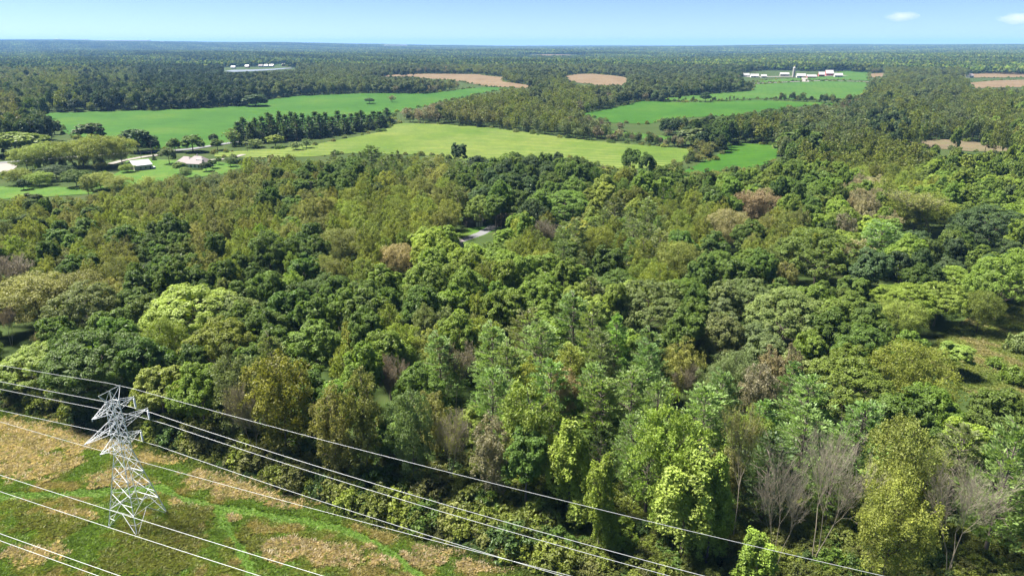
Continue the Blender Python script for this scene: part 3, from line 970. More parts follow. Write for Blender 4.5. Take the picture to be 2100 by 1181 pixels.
# trees round the farmhouse
for x, yt, yb, k, c, wd, nm in [
        (24, 270, 318, 'O', 'MG', 90, 'round green tree at the left edge beside the road'),
        (45, 300, 352, 'A', 'YL', 56, 'yellowing tree with open crown, leftmost by the gravel patch'),
        (78, 290, 345, 'A', 'YL', 52, 'yellowing tree with open crown, middle of three by the gravel patch'),
        (112, 288, 343, 'A', 'YL', 52, 'yellowing tree with open crown, rightmost of three by the gravel patch'),
        (160, 282, 342, 'A', 'OL', 66, 'olive shade tree left of the grey barn, left one'),
        (200, 275, 344, 'A', 'OL', 75, 'olive shade tree left of the grey barn, middle one'),
        (240, 280, 338, 'A', 'OL', 60, 'olive shade tree left of the grey barn, right one'),
        (182, 252, 290, 'O', 'BG', 52, 'dark oak standing in front of the big green field, left one'),
        (275, 264, 312, 'O', 'BG', 62, 'dark oak standing in front of the big green field behind the barn'),
        (310, 284, 312, 'O', 'BG', 24, 'small dark tree by the road behind the barn'),
        (355, 283, 312, 'O', 'DG', 26, 'narrow green tree behind the farmhouse, left one'),
        (391, 277, 312, 'O', 'DG', 46, 'round dense tree behind the farmhouse'),
        (436, 274, 298, 'O', 'BG', 18, 'small tree beside the road right of the farmhouse, back one'),
        (443, 284, 308, 'O', 'DG', 22, 'small tree beside the road right of the farmhouse, front one'),
        (342, 303, 337, 'O', 'GG', 30, 'grey-green garden tree left against the farmhouse'),
        (366, 332, 358, 'O', 'MG', 26, 'green garden tree in front of the farmhouse'),
        (378, 342, 366, 'A', 'GG', 24, 'pale garden tree in front of the farmhouse'),
        (420, 332, 352, 'O', 'BG', 22, 'dark round tree at the right front corner of the farmhouse'),
        (434, 327, 346, 'O', 'DG', 18, 'dark shrubby tree right of the farmhouse'),
        (447, 322, 338, 'O', 'DG', 12, 'small dark tree by the drive right of the farmhouse'),
        (470, 320, 342, 'A', 'GG', 20, 'grey-green tree at the end of the hedge right of the farmhouse'),
        (314, 317, 329, 'S', 'BG', 9, 'tiny dark conical evergreen between barn and farmhouse'),
        (258, 336, 354, 'A', 'YG', 26, 'pale yellow bush-like tree in front of the barn gable'),
        (204, 333, 350, 'A', 'OL', 24, 'olive bushy tree left of the barn'),
        (110, 338, 368, 'O', 'BG', 60, 'dark spreading evergreen-looking tree in the left yard'),
        (150, 347, 384, 'O', 'DG', 46, 'dark round bush-like tree in the left yard'),
        (44, 367, 390, 'O', 'BG', 22, 'small dark tree alone at the edge of the left lawn'),
        (200, 352, 390, 'A', 'OL', 55, 'olive shrubby tree above the left lawn'),
        (240, 360, 396, 'A', 'YL', 48, 'yellowish shrubby tree below the barn'),
        (30, 345, 380, 'A', 'OL', 45, 'olive shrubby tree at the left edge above the left lawn'),
        (75, 352, 382, 'A', 'LG', 44, 'light green shrubby tree above the left lawn'),
        (300, 362, 395, 'A', 'YL', 34, 'yellow shrubby tree below the farmhouse lawn'),
        (522, 193, 218, 'O', 'BG', 48, 'lone dark spreading tree at the back edge of the big green field'),
        (562, 276, 302, 'O', 'YG', 34, 'bright yellow-green tree in front of the dark spruce row'),
        (472, 262, 300, 'A', 'GG', 30, 'grey-green tree at the left end of the dark spruce row'),
        (520, 285, 303, 'A', 'GG', 40, 'grey-green low tree in front of the dark spruce row'),
        (605, 290, 308, 'A', 'GG', 26, 'small grey-green tree right of the bright yellow-green one'),
        (627, 284, 304, 'A', 'GG', 26, 'small grey-green tree in front of the middle of the spruce row'),
        (757, 201, 213, 'O', 'BG', 20, 'small dark bush-like tree out in the big green field'),
        (803, 195, 210, 'A', 'BR', 16, 'small brownish tree out in the big green field'),
        (1420, 262, 300, 'O', 'GG', 60, 'grey-green tree at the right end of the hay field hedge'),
        (1448, 189, 210, 'O', 'BG', 22, 'lone dark tree on the strip between two right-hand fields')]:
    H(x, yt, yb, k, c, wd, nm)
# the dark spruce row: two ranks
for k in range(26):
    x = 486 + k * 12.2 + rng.normal() * 2
    yb = np.interp(x, [480, 560, 640, 720, 800], [296, 291, 283, 272, 258]) - (k % 2) * 5
    yt = yb - np.interp(x, [480, 600, 700, 740, 800], [48, 55, 45, 36, 32]) + rng.normal() * 4
    H(x, yt, yb, 'S', 'BG', rng.uniform(27, 36), None)
# far farmyard trees
for x, yt, yb, wd, nm in [(1590, 146, 165, 18, 'dark round tree in front of the left farm buildings'), (1620, 146, 161, 14, 'dark tree in front of the silo'),
                          (1639, 149, 166, 14, 'dark tree right of the silo'), (1682, 157, 166, 12, 'grey round tree in front of the red barn'),
                          (1701, 161, 168, 9, 'small dark bush-like tree below the red barn')]:
    H(x, yt, yb, 'O', 'BG', wd, nm)

# ------------------------------------------------------------------ the character of the woods, place by place: (x, y of crown tops, kind, colour, crown radius, height)
ANCH = [
    (450, 335, 'A', 'GG', 3.6, 12), (520, 340, 'A', 'OB', 3.6, 13), (600, 335, 'A', 'OL', 3.8, 14), (680, 312, 'P', 'GG', 4.2, 17), (760, 315, 'P', 'GG', 4.4, 18),
    (850, 322, 'P', 'GG', 4.6, 19), (930, 330, 'P', 'GG', 4.6, 19), (1010, 330, 'O', 'DG', 5.4, 20), (1100, 330, 'O', 'BG', 5.6, 20), (1180, 330, 'O', 'DG', 5.4, 20),
    (1240, 350, 'A', 'DG', 4.6, 18), (1330, 340, 'O', 'DG', 5, 19), (1450, 345, 'O', 'MG', 5, 18), (1400, 365, 'P', 'DG', 4.6, 18), (1500, 390, 'O', 'MG', 5, 19), (1600, 370, 'O', 'MG', 5.6, 19),
    (1700, 310, 'A', 'OL', 4.6, 17), (1620, 330, 'O', 'DG', 6, 19), (1780, 300, 'A', 'OL', 4.5, 17), (1850, 320, 'A', 'OL', 4.5, 17), (1950, 335, 'O', 'MG', 5, 18), (2060, 325, 'O', 'LG', 5, 18),
    (1700, 355, 'O', 'MG', 5.4, 19), (1850, 360, 'A', 'OL', 5, 18), (2000, 380, 'O', 'MG', 5.2, 19), (1900, 350, 'O', 'LG', 5, 18), (1780, 410, 'A', 'TN', 4.8, 18), (1650, 420, 'O', 'DG', 5.6, 20),
    (2080, 420, 'O', 'MG', 5, 18), (1740, 430, 'O', 'LG', 5, 18), (1420, 385, 'O', 'DG', 5, 19), (1330, 385, 'O', 'MG', 5, 19), (1250, 400, 'O', 'OL', 5, 18), (1160, 385, 'O', 'MG', 5.6, 19), (1200, 430, 'O', 'OL', 5, 17),
    (1090, 350, 'O', 'DG', 6, 20), (1030, 365, 'O', 'BG', 6, 20), (960, 370, 'O', 'DG', 5, 18),
    (50, 430, 'A', 'OL', 3.2, 12), (150, 420, 'A', 'OB', 3.2, 12), (110, 450, 'O', 'DG', 3.8, 13), (250, 420, 'A', 'OL', 3.2, 12), (350, 420, 'A', 'OL', 3.2, 12), (450, 430, 'A', 'OL', 3.2, 13), (330, 400, 'A', 'OB', 3, 11), (430, 385, 'A', 'OB', 3.2, 12),
    (500, 360, 'A', 'OB', 3.4, 13), (550, 430, 'A', 'OL', 3.4, 14), (600, 375, 'A', 'OB', 4, 14), (570, 395, 'O', 'DG', 4.4, 15), (620, 350, 'O', 'DG', 4.4, 16), (700, 400, 'A', 'OL', 5, 17), (800, 385, 'A', 'OL', 5.2, 18), (890, 370, 'A', 'OB', 5, 17),
    (650, 430, 'A', 'OB', 4.6, 17), (750, 425, 'A', 'OL', 5.2, 18), (850, 430, 'A', 'OL', 5.2, 17), (910, 395, 'A', 'OL', 5, 17), (720, 360, 'O', 'DG', 4.8, 17),
    (60, 490, 'A', 'OL', 3.6, 14), (20, 545, 'D', 'BR', 3.6, 14), (130, 520, 'A', 'OB', 3.6, 14), (200, 490, 'A', 'OL', 3.4, 14), (130, 470, 'O', 'DG', 4, 15), (290, 500, 'O', 'DG', 4.6, 17), (350, 480, 'O', 'DG', 4.4, 17), (420, 540, 'O', 'DG', 5, 18), (400, 480, 'A', 'OB', 3.6, 15),
    (480, 490, 'A', 'OL', 3.8, 15), (560, 490, 'A', 'LG', 3.8, 16), (610, 500, 'O', 'DG', 4.8, 17), (230, 530, 'A', 'OB', 4, 16), (540, 540, 'O', 'DG', 4.8, 18), (680, 500, 'A', 'OB', 4.4, 17), (740, 520, 'A', 'OL', 4.4, 17), (640, 560, 'O', 'DG', 5, 18), (520, 610, 'O', 'DG', 5, 18),
    (900, 535, 'O', 'LG', 5, 19), (980, 510, 'O', 'LG', 5, 18), (800, 560, 'O', 'MG', 5.2, 19), (720, 590, 'O', 'DG', 5.2, 19), (1050, 545, 'O', 'MG', 5.2, 19), (1150, 550, 'O', 'MG', 5.2, 19), (1200, 490, 'P', 'GG', 4.8, 19), (1090, 480, 'A', 'OL', 4.4, 17), (1030, 500, 'O', 'MG', 5, 18),
    (950, 590, 'O', 'MG', 5, 19), (850, 620, 'O', 'DG', 5.4, 19), (1000, 580, 'A', 'OL', 4.6, 18), (750, 650, 'O', 'DG', 5.2, 19), (1180, 470, 'P', 'GG', 4.8, 18), (1300, 460, 'P', 'GG', 4.8, 19), (1330, 495, 'P', 'PG', 4.8, 19), (1260, 540, 'O', 'DG', 5.4, 19), (1270, 500, 'A', 'OL', 5, 18), (1380, 430, 'A', 'OL', 5, 18), (1440, 460, 'A', 'OL', 5, 19),
    (1460, 500, 'O', 'DG', 5.4, 19), (1520, 520, 'O', 'DG', 5.4, 19), (1590, 470, 'A', 'OL', 5, 18), (1600, 520, 'O', 'DG', 5.6, 20), (1570, 450, 'A', 'OB', 4.6, 18), (1840, 470, 'O', 'MG', 5, 18), (1860, 530, 'O', 'BG', 5, 17), (1980, 480, 'O', 'DG', 5, 18), (1930, 520, 'O', 'BG', 4.8, 16), (2050, 480, 'O', 'BG', 5, 17),
    (820, 680, 'A', 'OL', 4.6, 18), (880, 640, 'A', 'GG', 4.6, 18), (960, 640, 'A', 'OL', 4.6, 18), (600, 640, 'O', 'DG', 5, 19), (660, 700, 'O', 'MG', 5.2, 19), (720, 690, 'A', 'OL', 4.6, 18), (770, 720, 'O', 'MG', 5, 19), (870, 740, 'A', 'OL', 4.6, 18), (560, 760, 'O', 'DG', 5, 18), (480, 660, 'O', 'DG', 5, 18), (260, 690, 'O', 'DG', 5.4, 18), (30, 640, 'O', 'DG', 5, 17), (100, 640, 'O', 'MG', 5, 17),
    (250, 600, 'O', 'DG', 5, 18), (300, 580, 'O', 'DG', 5, 18), (460, 590, 'O', 'GG', 5, 18), (1380, 620, 'O', 'DG', 5.4, 19), (1280, 640, 'O', 'YG', 4, 17), (1430, 680, 'O', 'GG', 5.2, 19), (1500, 720, 'A', 'GG', 5, 19), (1560, 680, 'O', 'GG', 5.4, 19), (1680, 680, 'O', 'GG', 5.4, 19), (1700, 620, 'O', 'MG', 5, 18), (1760, 660, 'O', 'DG', 5, 18),
    (1620, 740, 'A', 'TN', 4.6, 18), (1700, 750, 'O', 'MG', 5.2, 19), (1320, 720, 'P', 'PG', 4.8, 20), (1400, 760, 'P', 'PG', 4.8, 20), (1500, 780, 'P', 'PG', 4.8, 21), (1560, 800, 'A', 'LG', 4.6, 19), (1620, 790, 'P', 'PG', 4.8, 21), (1700, 800, 'A', 'OB', 4.6, 19), (1780, 780, 'O', 'MG', 5, 19), (1830, 820, 'P', 'PG', 4.6, 20), (1950, 840, 'O', 'DG', 5, 17), (2050, 850, 'O', 'MG', 5, 18), (1920, 870, 'P', 'PG', 4.6, 20),
    (1250, 830, 'P', 'PG', 4.8, 20), (1180, 800, 'A', 'OL', 4.6, 19), (1040, 800, 'P', 'PG', 4.6, 20), (1000, 880, 'O', 'DG', 5, 17), (900, 800, 'A', 'OB', 4.4, 18), (760, 800, 'O', 'DG', 4.8, 18), (800, 900, 'O', 'DG', 4.4, 15), (1150, 900, 'O', 'DG', 4.6, 16), (650, 850, 'O', 'DG', 4.4, 16), (1300, 920, 'P', 'BG', 4.6, 18), (1500, 930, 'A', 'OB', 4.2, 17), (1780, 900, 'P', 'PG', 4.6, 20), (1640, 900, 'P', 'BG', 4.6, 20), (1950, 930, 'P', 'PG', 4.6, 20), (2080, 950, 'P', 'PG', 4.6, 20), (350, 830, 'O', 'DG', 4.4, 14), (460, 850, 'O', 'DG', 4.4, 15),
    # beyond the fields
    (60, 200, 'A', 'GG', 5, 18), (200, 190, 'O', 'BG', 6, 19), (350, 180, 'O', 'BG', 6, 19), (450, 180, 'O', 'BG', 6, 19), (600, 170, 'O', 'GG', 6, 18), (680, 170, 'A', 'GG', 6, 18), (60, 240, 'O', 'DG', 6, 19), (20, 220, 'A', 'OB', 5, 18), (100, 250, 'O', 'BG', 6, 19), (130, 170, 'A', 'OL', 5, 18), (250, 160, 'A', 'GG', 5, 18), (300, 150, 'O', 'BG', 6, 18),
    (850, 170, 'O', 'GG', 5.5, 17), (780, 170, 'O', 'GG', 5.5, 17), (950, 195, 'A', 'OL', 5, 16), (1050, 185, 'A', 'OL', 5, 16), (1150, 190, 'A', 'OL', 5, 16), (860, 220, 'A', 'TN', 5, 15), (950, 225, 'A', 'OB', 5, 15), (1050, 215, 'A', 'OL', 5, 15), (1130, 230, 'A', 'OL', 5, 14), (1200, 240, 'A', 'GG', 5, 13), (1300, 255, 'A', 'TN', 4.6, 12), (1220, 255, 'A', 'BR', 4.6, 12), (1100, 250, 'A', 'GG', 4.6, 13),
    (1010, 240, 'A', 'OB', 4.6, 13), (1380, 240, 'O', 'BG', 5.4, 16), (1480, 250, 'O', 'DG', 5.4, 17), (1560, 230, 'O', 'DG', 5.4, 17), (1560, 260, 'A', 'OL', 5.4, 17), (1650, 230, 'O', 'GG', 5.4, 17), (1700, 250, 'A', 'GG', 5.4, 18), (1780, 220, 'A', 'GG', 5.4, 18), (1800, 250, 'O', 'BG', 5.4, 18), (1880, 230, 'A', 'OL', 5, 18), (1950, 230, 'A', 'GG', 5, 18), (2050, 240, 'A', 'OL', 5, 18),
    (1820, 180, 'A', 'OL', 5, 16), (1900, 190, 'O', 'GG', 5, 16), (2000, 200, 'A', 'OL', 5, 17), (1700, 195, 'A', 'BR', 4.6, 12), (1600, 190, 'A', 'GG', 4.6, 12), (1300, 180, 'O', 'GG', 5, 16), (1420, 165, 'O', 'GG', 5, 16), (1100, 160, 'O', 'GG', 5, 17), (1400, 280, 'A', 'OB', 4, 10), (1450, 300, 'A', 'OB', 3.4, 8),
]
AX = np.array([a[0] for a in ANCH], float); AY = np.array([a[1] for a in ANCH], float)


def pick(px, py):
    """character of the wood at a place of the photograph (vectorised): weighted choice among the nearest notes"""
    px = np.atleast_1d(px); py = np.atleast_1d(py)
    out = np.empty(len(px), int)
    for s in range(0, len(px), 4000):
        q = slice(s, s + 4000)
        sc = np.clip((py[q, None] - 60) / 500, .18, 1)
        d2 = ((px[q, None] - AX) / sc) ** 2 + ((py[q, None] - AY) / (sc * .8)) ** 2
        near = np.argsort(d2, 1)[:, :4]
        dn = np.take_along_axis(d2, near, 1)
        wt = 1 / (dn + 250)
        wt /= wt.sum(1, keepdims=True)
        u = rng.random(len(wt))[:, None]
        ch = (np.cumsum(wt, 1) < u).sum(1).clip(0, 3)
        out[q] = np.take_along_axis(near, ch[:, None], 1)[:, 0]
    return out


def allowed(P, h, R):
    """vectorised: the tree stands off the fields and does not hide what the photograph shows of them"""
    n = len(P)
    ok = np.ones(n, bool)
    base = proj(P)
    for poly in VIS + [CLEARING] + NOSCATTER:
        ok &= ~inpoly(base[:, 0], base[:, 1], poly)
    jit = rng.uniform(-1.5, 1, n) * np.clip((base[:, 1] - 120) / 25, 1, 9)
    for fx, fz in ((0, 1.0), (-.55, .88), (.55, .88), (-.9, .62), (.9, .62), (-.95, .4), (.95, .4), (0, .5)):
        Q = P.copy()
        Q[:, 0] += fx * R
        Q[:, 2] += fz * h
        s = proj(Q)
        for poly in VIS:
            ok &= ~inpoly(s[:, 0], s[:, 1] - jit, poly)
        for poly in KEEP:
            ok &= ~inpoly(s[:, 0], s[:, 1], poly)
    return ok


def scatter(r0, r1, spacing, jit):
    g = np.arange(-r1 * .82, r1 * .82, spacing)
    gy = np.arange(r0 * .72, r1, spacing)
    XX, YY = np.meshgrid(g, gy)
    XX = XX + (np.arange(len(gy)) % 2)[:, None] * spacing / 2
    XX = (XX + rng.uniform(-jit, jit, XX.shape)).ravel()
    YY = (YY + rng.uniform(-jit, jit, YY.shape)).ravel()
    d = np.hypot(XX, YY)
    k = (d >= r0) & (d < r1) & (np.abs(XX) < YY * .80 + 25)
    return np.column_stack([XX[k], YY[k], height(XX[k], YY[k])])


# near wood: dart throwing with the spacing the place calls for
cell = {}


def clash(p, R):
    cx, cyy = int(p[0] // 8), int(p[1] // 8)
    for i in (-1, 0, 1):
        for j in (-1, 0, 1):
            for q in cell.get((cx + i, cyy + j), ()):
                if math.hypot(q[0] - p[0], q[1] - p[1]) < (R + q[2]) * .76:
                    return True
    return False


def put(p, R):
    cell.setdefault((int(p[0] // 8), int(p[1] // 8)), []).append((p[0], p[1], R))


for T in TREES:
    put(T['p'], T['R'] * (.95 if T['hero'] else 1))
cand = scatter(88, 470, 2.4, 1.3)
rng.shuffle(cand)
top = cand.copy(); top[:, 2] += 16
pt = proj(top)
ia = pick(pt[:, 0], pt[:, 1])
hh = np.array([ANCH[i][5] for i in ia]) * rng.normal(1, .12, len(ia)).clip(.7, 1.25)
RR = np.array([ANCH[i][4] * (1.14 if ANCH[i][2] == 'O' else 1.0) for i in ia]) * rng.normal(1, .18, len(ia)).clip(.65, 1.45)
ok = allowed(cand, hh, RR)
# nothing scattered in front of the hand-placed trees of the clearing edge, and no tall tree within reach of the wires
basep = proj(cand)
edge_y = np.interp(basep[:, 0], [0, 200, 480, 700, 880, 1100, 1400, 1650, 2100], [800, 842, 932, 996, 1052, 1108, 1150, 1175, 1175])
ok &= ~((basep[:, 1] > edge_y) & (basep[:, 0] < 2200) & (basep[:, 0] > -60))
vh = [(T, proj(T['p'] + [0, 0, T['h'] * .65])) for T in TREES if T['hero']]
hx = np.array([v[1][0] for v in vh]); hy = np.array([v[1][1] for v in vh]); hz = np.array([v[1][2] for v in vh])
hr = np.array([T['R'] / v[2] * F_PX for T, v in vh]); 
for s in np.nonzero(ok)[0]:
    tp = proj(cand[s] + [0, 0, hh[s] * .85])
    # leave the upper halves of the hand-placed crowns in view
    if np.any((np.hypot(tp[0] - hx, (tp[1] - hy) * 1.0) < hr * .80) & (tp[2] < hz - 1)):
        ok[s] = False
for s in np.nonzero(ok)[0]:
    if clash(cand[s], RR[s]):
        continue
    put(cand[s], RR[s])
    a = ANCH[ia[s]]
    add_tree(a[2], a[3], cand[s], hh[s], RR[s])

MIDT = []
for r0, r1, sp in ((470, 1000, 8.6), (1000, 1700, 9.8), (1700, 2500, 11.5)):
    c = scatter(r0, r1, sp, sp * .38)
    tpx = c.copy(); tpx[:, 2] += 15
    pp = proj(tpx)
    i2 = pick(pp[:, 0], pp[:, 1])
    h2 = np.array([ANCH[i][5] for i in i2]) * rng.normal(1, .19, len(i2)).clip(.5, 1.4)
    R2 = np.maximum(np.array([ANCH[i][4] for i in i2]), sp * .54) * rng.normal(1.0, .2, len(i2)).clip(.65, 1.4)
    o2 = allowed(c, h2, R2)
    for s in np.nonzero(o2)[0]:
        a = ANCH[i2[s]]
        MIDT.append((MID[a[2]], a[3], c[s], h2[s], R2[s]))

# ragged bushes and saplings along the field edges
for nm, m, poly in FIELDS[:13]:
    for k in range(len(poly)):
        a, b = at(*poly[k - 1]), at(*poly[k])
        L = np.linalg.norm(b - a)
        for t in np.arange(rng.uniform(0, 6), L, 5.0):
            if rng.random() < .45:
                p = a + (b - a) * t / L + np.array([rng.normal() * 2.2, rng.normal() * 2.2, 0])
                p[2] = float(height(p[0], p[1]))
                hh_ = rng.uniform(1.2, 4.2)
                MIDT.append(('U', ['DG', 'OL', 'GG', 'OB', 'DG'][int(rng.integers(5))], p, hh_, hh_ * rng.uniform(.6, 1.0)))

# hedgerow trees, thickets round the homestead and among the dark spruces
def row(pts, n, kinds, cols, h0, h1, spread):
    L = np.cumsum([0] + [math.dist(a, b) for a, b in zip(pts[:-1], pts[1:])])
    for t in np.sort(rng.uniform(0, L[-1], n)):
        x = np.interp(t, L, [q[0] for q in pts]); y = np.interp(t, L, [q[1] for q in pts]) + rng.normal() * spread
        h = rng.uniform(h0, h1)
        MIDT.append((kinds[int(rng.integers(len(kinds)))], cols[int(rng.integers(len(cols)))], at(x, y), h, h * rng.uniform(.24, .36)))


row([(1585, 206.5), (1640, 209), (1700, 212), (1762, 213)], 46, 'oaoa', ['BG', 'GG', 'DG', 'OB'], 5, 14, .6)
row([(1405, 208), (1450, 208.5), (1530, 206)], 12, 'oa', ['BG', 'GG', 'DG'], 3, 9, .5)
row([(1405, 336), (1440, 318), (1480, 303)], 46, 'oaU', ['OL', 'OB', 'GG', 'TN'], 3, 8, 1.6)
row([(1215, 281), (1300, 292), (1405, 303)], 70, 'oaa', ['GG', 'OB', 'DG', 'TN'], 4, 11, 1.2)
row([(486, 297), (640, 284), (800, 259)], 40, 'oo', ['BG', 'BG', 'DG'], 5, 12, 2.0)
row([(0, 318), (110, 308), (230, 304), (330, 303)], 34, 'oaoU', ['DG', 'GG', 'OL', 'BG'], 3, 10, 2.5)
row([(0, 372), (90, 366), (180, 372), (240, 378)], 46, 'oaUU', ['OL', 'YL', 'DG', 'GG', 'LG'], 2.5, 7, 5)
row([(60, 345), (150, 340), (215, 345)], 26, 'oaUU', ['OL', 'DG', 'GG'], 2.5, 7, 4)

# ------------------------------------------------------------------ which trees of the near wood show most
GW, GH = 700, 394
idbuf = np.full((GH, GW), -1, int)
for n, T in enumerate(TREES):
    c = proj(T['p'] + [0, 0, T['h'] * .62])
    T['px'] = proj(T['p'] + [0, 0, T['h']])[:2]
    T['cpx'] = c
    T['dist'] = c[2]
for n in sorted(range(len(TREES)), key=lambda k: -TREES[k]['dist']):
    T = TREES[n]
    cx, cyp, z = T['cpx']
    rx = T['R'] / z * F_PX / 3
    ry = T['h'] * .40 / z * F_PX / 3 * .95
    x0, y0 = cx / 3, cyp / 3
    ix0, ix1 = int(max(0, x0 - rx)), int(min(GW, x0 + rx + 1))
    iy0, iy1 = int(max(0, y0 - ry)), int(min(GH, y0 + ry + 1))
    if ix1 <= ix0 or iy1 <= iy0:
        continue
    gy, gx = np.mgrid[iy0:iy1, ix0:ix1]
    m = ((gx - x0) / max(rx, .5)) ** 2 + ((gy - y0) / max(ry, .5)) ** 2 < 1
    idbuf[iy0:iy1, ix0:ix1][m] = n
vis = np.bincount(idbuf[idbuf >= 0], minlength=len(TREES))
NAME = {'O': 'broadleaf_tree', 'A': 'broadleaf_tree', 'D': 'withered_tree', 'B': 'bare_tree', 'P': 'pine_tree', 'S': 'spruce_tree', 'V': 'creeper_covered_tree', 'U': 'shrub'}
LIM = {'broadleaf_tree': 300, 'pine_tree': 150, 'withered_tree': 40, 'bare_tree': 10, 'spruce_tree': 60, 'creeper_covered_tree': 20, 'shrub': 60}
order = sorted(range(len(TREES)), key=lambda k: (-1e6 if TREES[k]['hero'] else 0) - vis[k])
cnt = {}
single = set()
for k in order:
    nm = NAME[TREES[k]['kind']]
    if cnt.get(nm, 0) < LIM[nm] and (vis[k] > 6 or (TREES[k]['hero'] and vis[k] > 0)):
        cnt[nm] = cnt.get(nm, 0) + 1
        single.add(k)
print('near trees', len(TREES), 'singles', cnt, 'mid', len(MIDT))

# labels of the trees that have none of their own: look, place beside something one can find, then order from the left
LAND = [(245, 830, 'the lattice tower'), (385, 640, 'the pale yellow-green crown'), (930, 770, 'the dark brown withered tree'), (1150, 680, 'the middle pine group'),
        (1720, 980, 'the tallest bare tree'), (1905, 780, 'the feathery meadow tree'), (1690, 540, 'the biggest dark domed tree'), (1925, 450, 'the huge brownish tree'),
        (1335, 640, 'the grey-green great dome'), (965, 470, 'the hidden drive'), (1065, 415, 'the grey spruce cluster'), (390, 330, 'the farmhouse'), (1030, 300, 'the hay field'),
        (1500, 330, 'the right green field'), (1960, 300, 'the fallow brown field'), (505, 860, 'the pale half-bare tree'), (838, 900, 'the tall grey-green column'),
        (1420, 1000, 'the bright creeper mass'), (60, 620, 'the left-edge tree'), (1555, 440, 'the pale tan tree'), (560, 540, 'the left-hand dark oaks'),
        (1870, 930, 'the large yellow-leaved tree'), (760, 450, 'the tall olive stand'), (300, 450, 'the low olive wood'), (1130, 540, 'the middle oaks'),
        (2040, 700, 'the right-hand meadow'), (1622, 660, 'the second great dome')]
ORD = ['leftmost', 'second from left', 'third from left', 'fourth from left', 'fifth from left', 'sixth from left', 'seventh from left', 'eighth from left', 'ninth from left',
       'tenth from left', 'eleventh from left', 'twelfth from left', 'thirteenth from left', 'fourteenth from left', 'fifteenth from left', 'sixteenth from left']
FORM = {'O': 'full-crowned tree', 'A': 'airy upright tree', 'P': 'pine', 'S': 'spruce', 'D': 'half-bare tree', 'B': 'bare tree', 'V': 'creeper-hung tree', 'U': 'shrub'}
groups = {}
for k in sorted(single):
    T = TREES[k]
    if T['label']:
        continue
    x, y = T['px'][0], T['px'][1] + 12
    if T['kind'] == 'S':
        key = ('dark spruce in the row beyond the hay field',)
    else:
        dl = [((x - lx) ** 2 + ((y - ly) * 1.3) ** 2, lx, ly, ln) for lx, ly, ln in LAND]
        _, lx, ly, ln = min(dl)
        dx, dy = x - lx, (y - ly) * 1.3
        rel = ('right of' if dx > 0 else 'left of') if abs(dx) > abs(dy) else ('in front of' if dy > 0 else 'behind')
        key = ('%s %s %s %s' % (PAL[T['col']][1], FORM[T['kind']], rel, ln),)
    groups.setdefault(key[0], []).append(k)
for key, ks in groups.items():
    ks.sort(key=lambda k: TREES[k]['px'][0])
    for n, k in enumerate(ks):
        if len(ks) == 1:
            TREES[k]['label'] = key
        elif n < len(ORD):
            TREES[k]['label'] = key + ', ' + (ORD[n] if n < len(ks) - 1 or len(ks) > 16 else 'rightmost')
        else:
            TREES[k]['label'] = key + ', ' + ('rightmost' if n == len(ks) - 1 else ['second', 'third', 'fourth', 'fifth', 'sixth', 'seventh', 'eighth', 'ninth', 'tenth', 'eleventh', 'twelfth'][len(ks) - 2 - n] + ' from right')

GROUP = {'broadleaf_tree': 'broadleaf trees of the wood', 'pine_tree': 'pines of the wood', 'withered_tree': 'half-bare brown trees', 'bare_tree': 'leafless trees at the clearing edge',
         'spruce_tree': 'spruces', 'creeper_covered_tree': 'trees hung with creeper', 'shrub': 'shrubs'}


def tint_of(col, k=.13):
    c = np.array(PAL[col][0])
    c = c * rng.normal(1, k) * (1 + rng.normal(size=3) * np.array([.045, .025, .09]))
    return [float(v) for v in np.clip(c, .01, .5)]


def place_single(T):
    kind = T['kind']
    use = MID[kind] if T['dist'] > 520 and kind in 'OAPS' else kind
    ps = PROTO[use]
    asp = T['R'] / T['h']
    # the prototype whose proportions fit best, with some chance
    sc = [abs(math.log(asp / (q['R'] / q['h']))) + .8 * abs(math.log(T['R'] / q['R'])) + rng.uniform(0, .3) for q in ps]
    q = ps[int(np.argmin(sc))]
    nm = NAME[kind]
    o = obj(nm, None, None, tuple(T['p']), float(rng.uniform(0, 6.283)), (T['R'] / q['R'], T['R'] / q['R'], T['h'] / q['h']))
    o.empty_display_size = 1
    tag(o, T['label'], 'tree' if nm != 'shrub' else 'shrub', GROUP[nm])
    t = obj('trunk', q['trunk'], o)
    if q.get('twigs'):
        obj('twigs', q['twigs'], o)
    if q['crown']:
        c = obj('crown', q['crown'], o)
        c['tint'] = tint_of(T['col'], .08 if T['hero'] else .13)
    return o


for k in sorted(single):
    place_single(TREES[k])

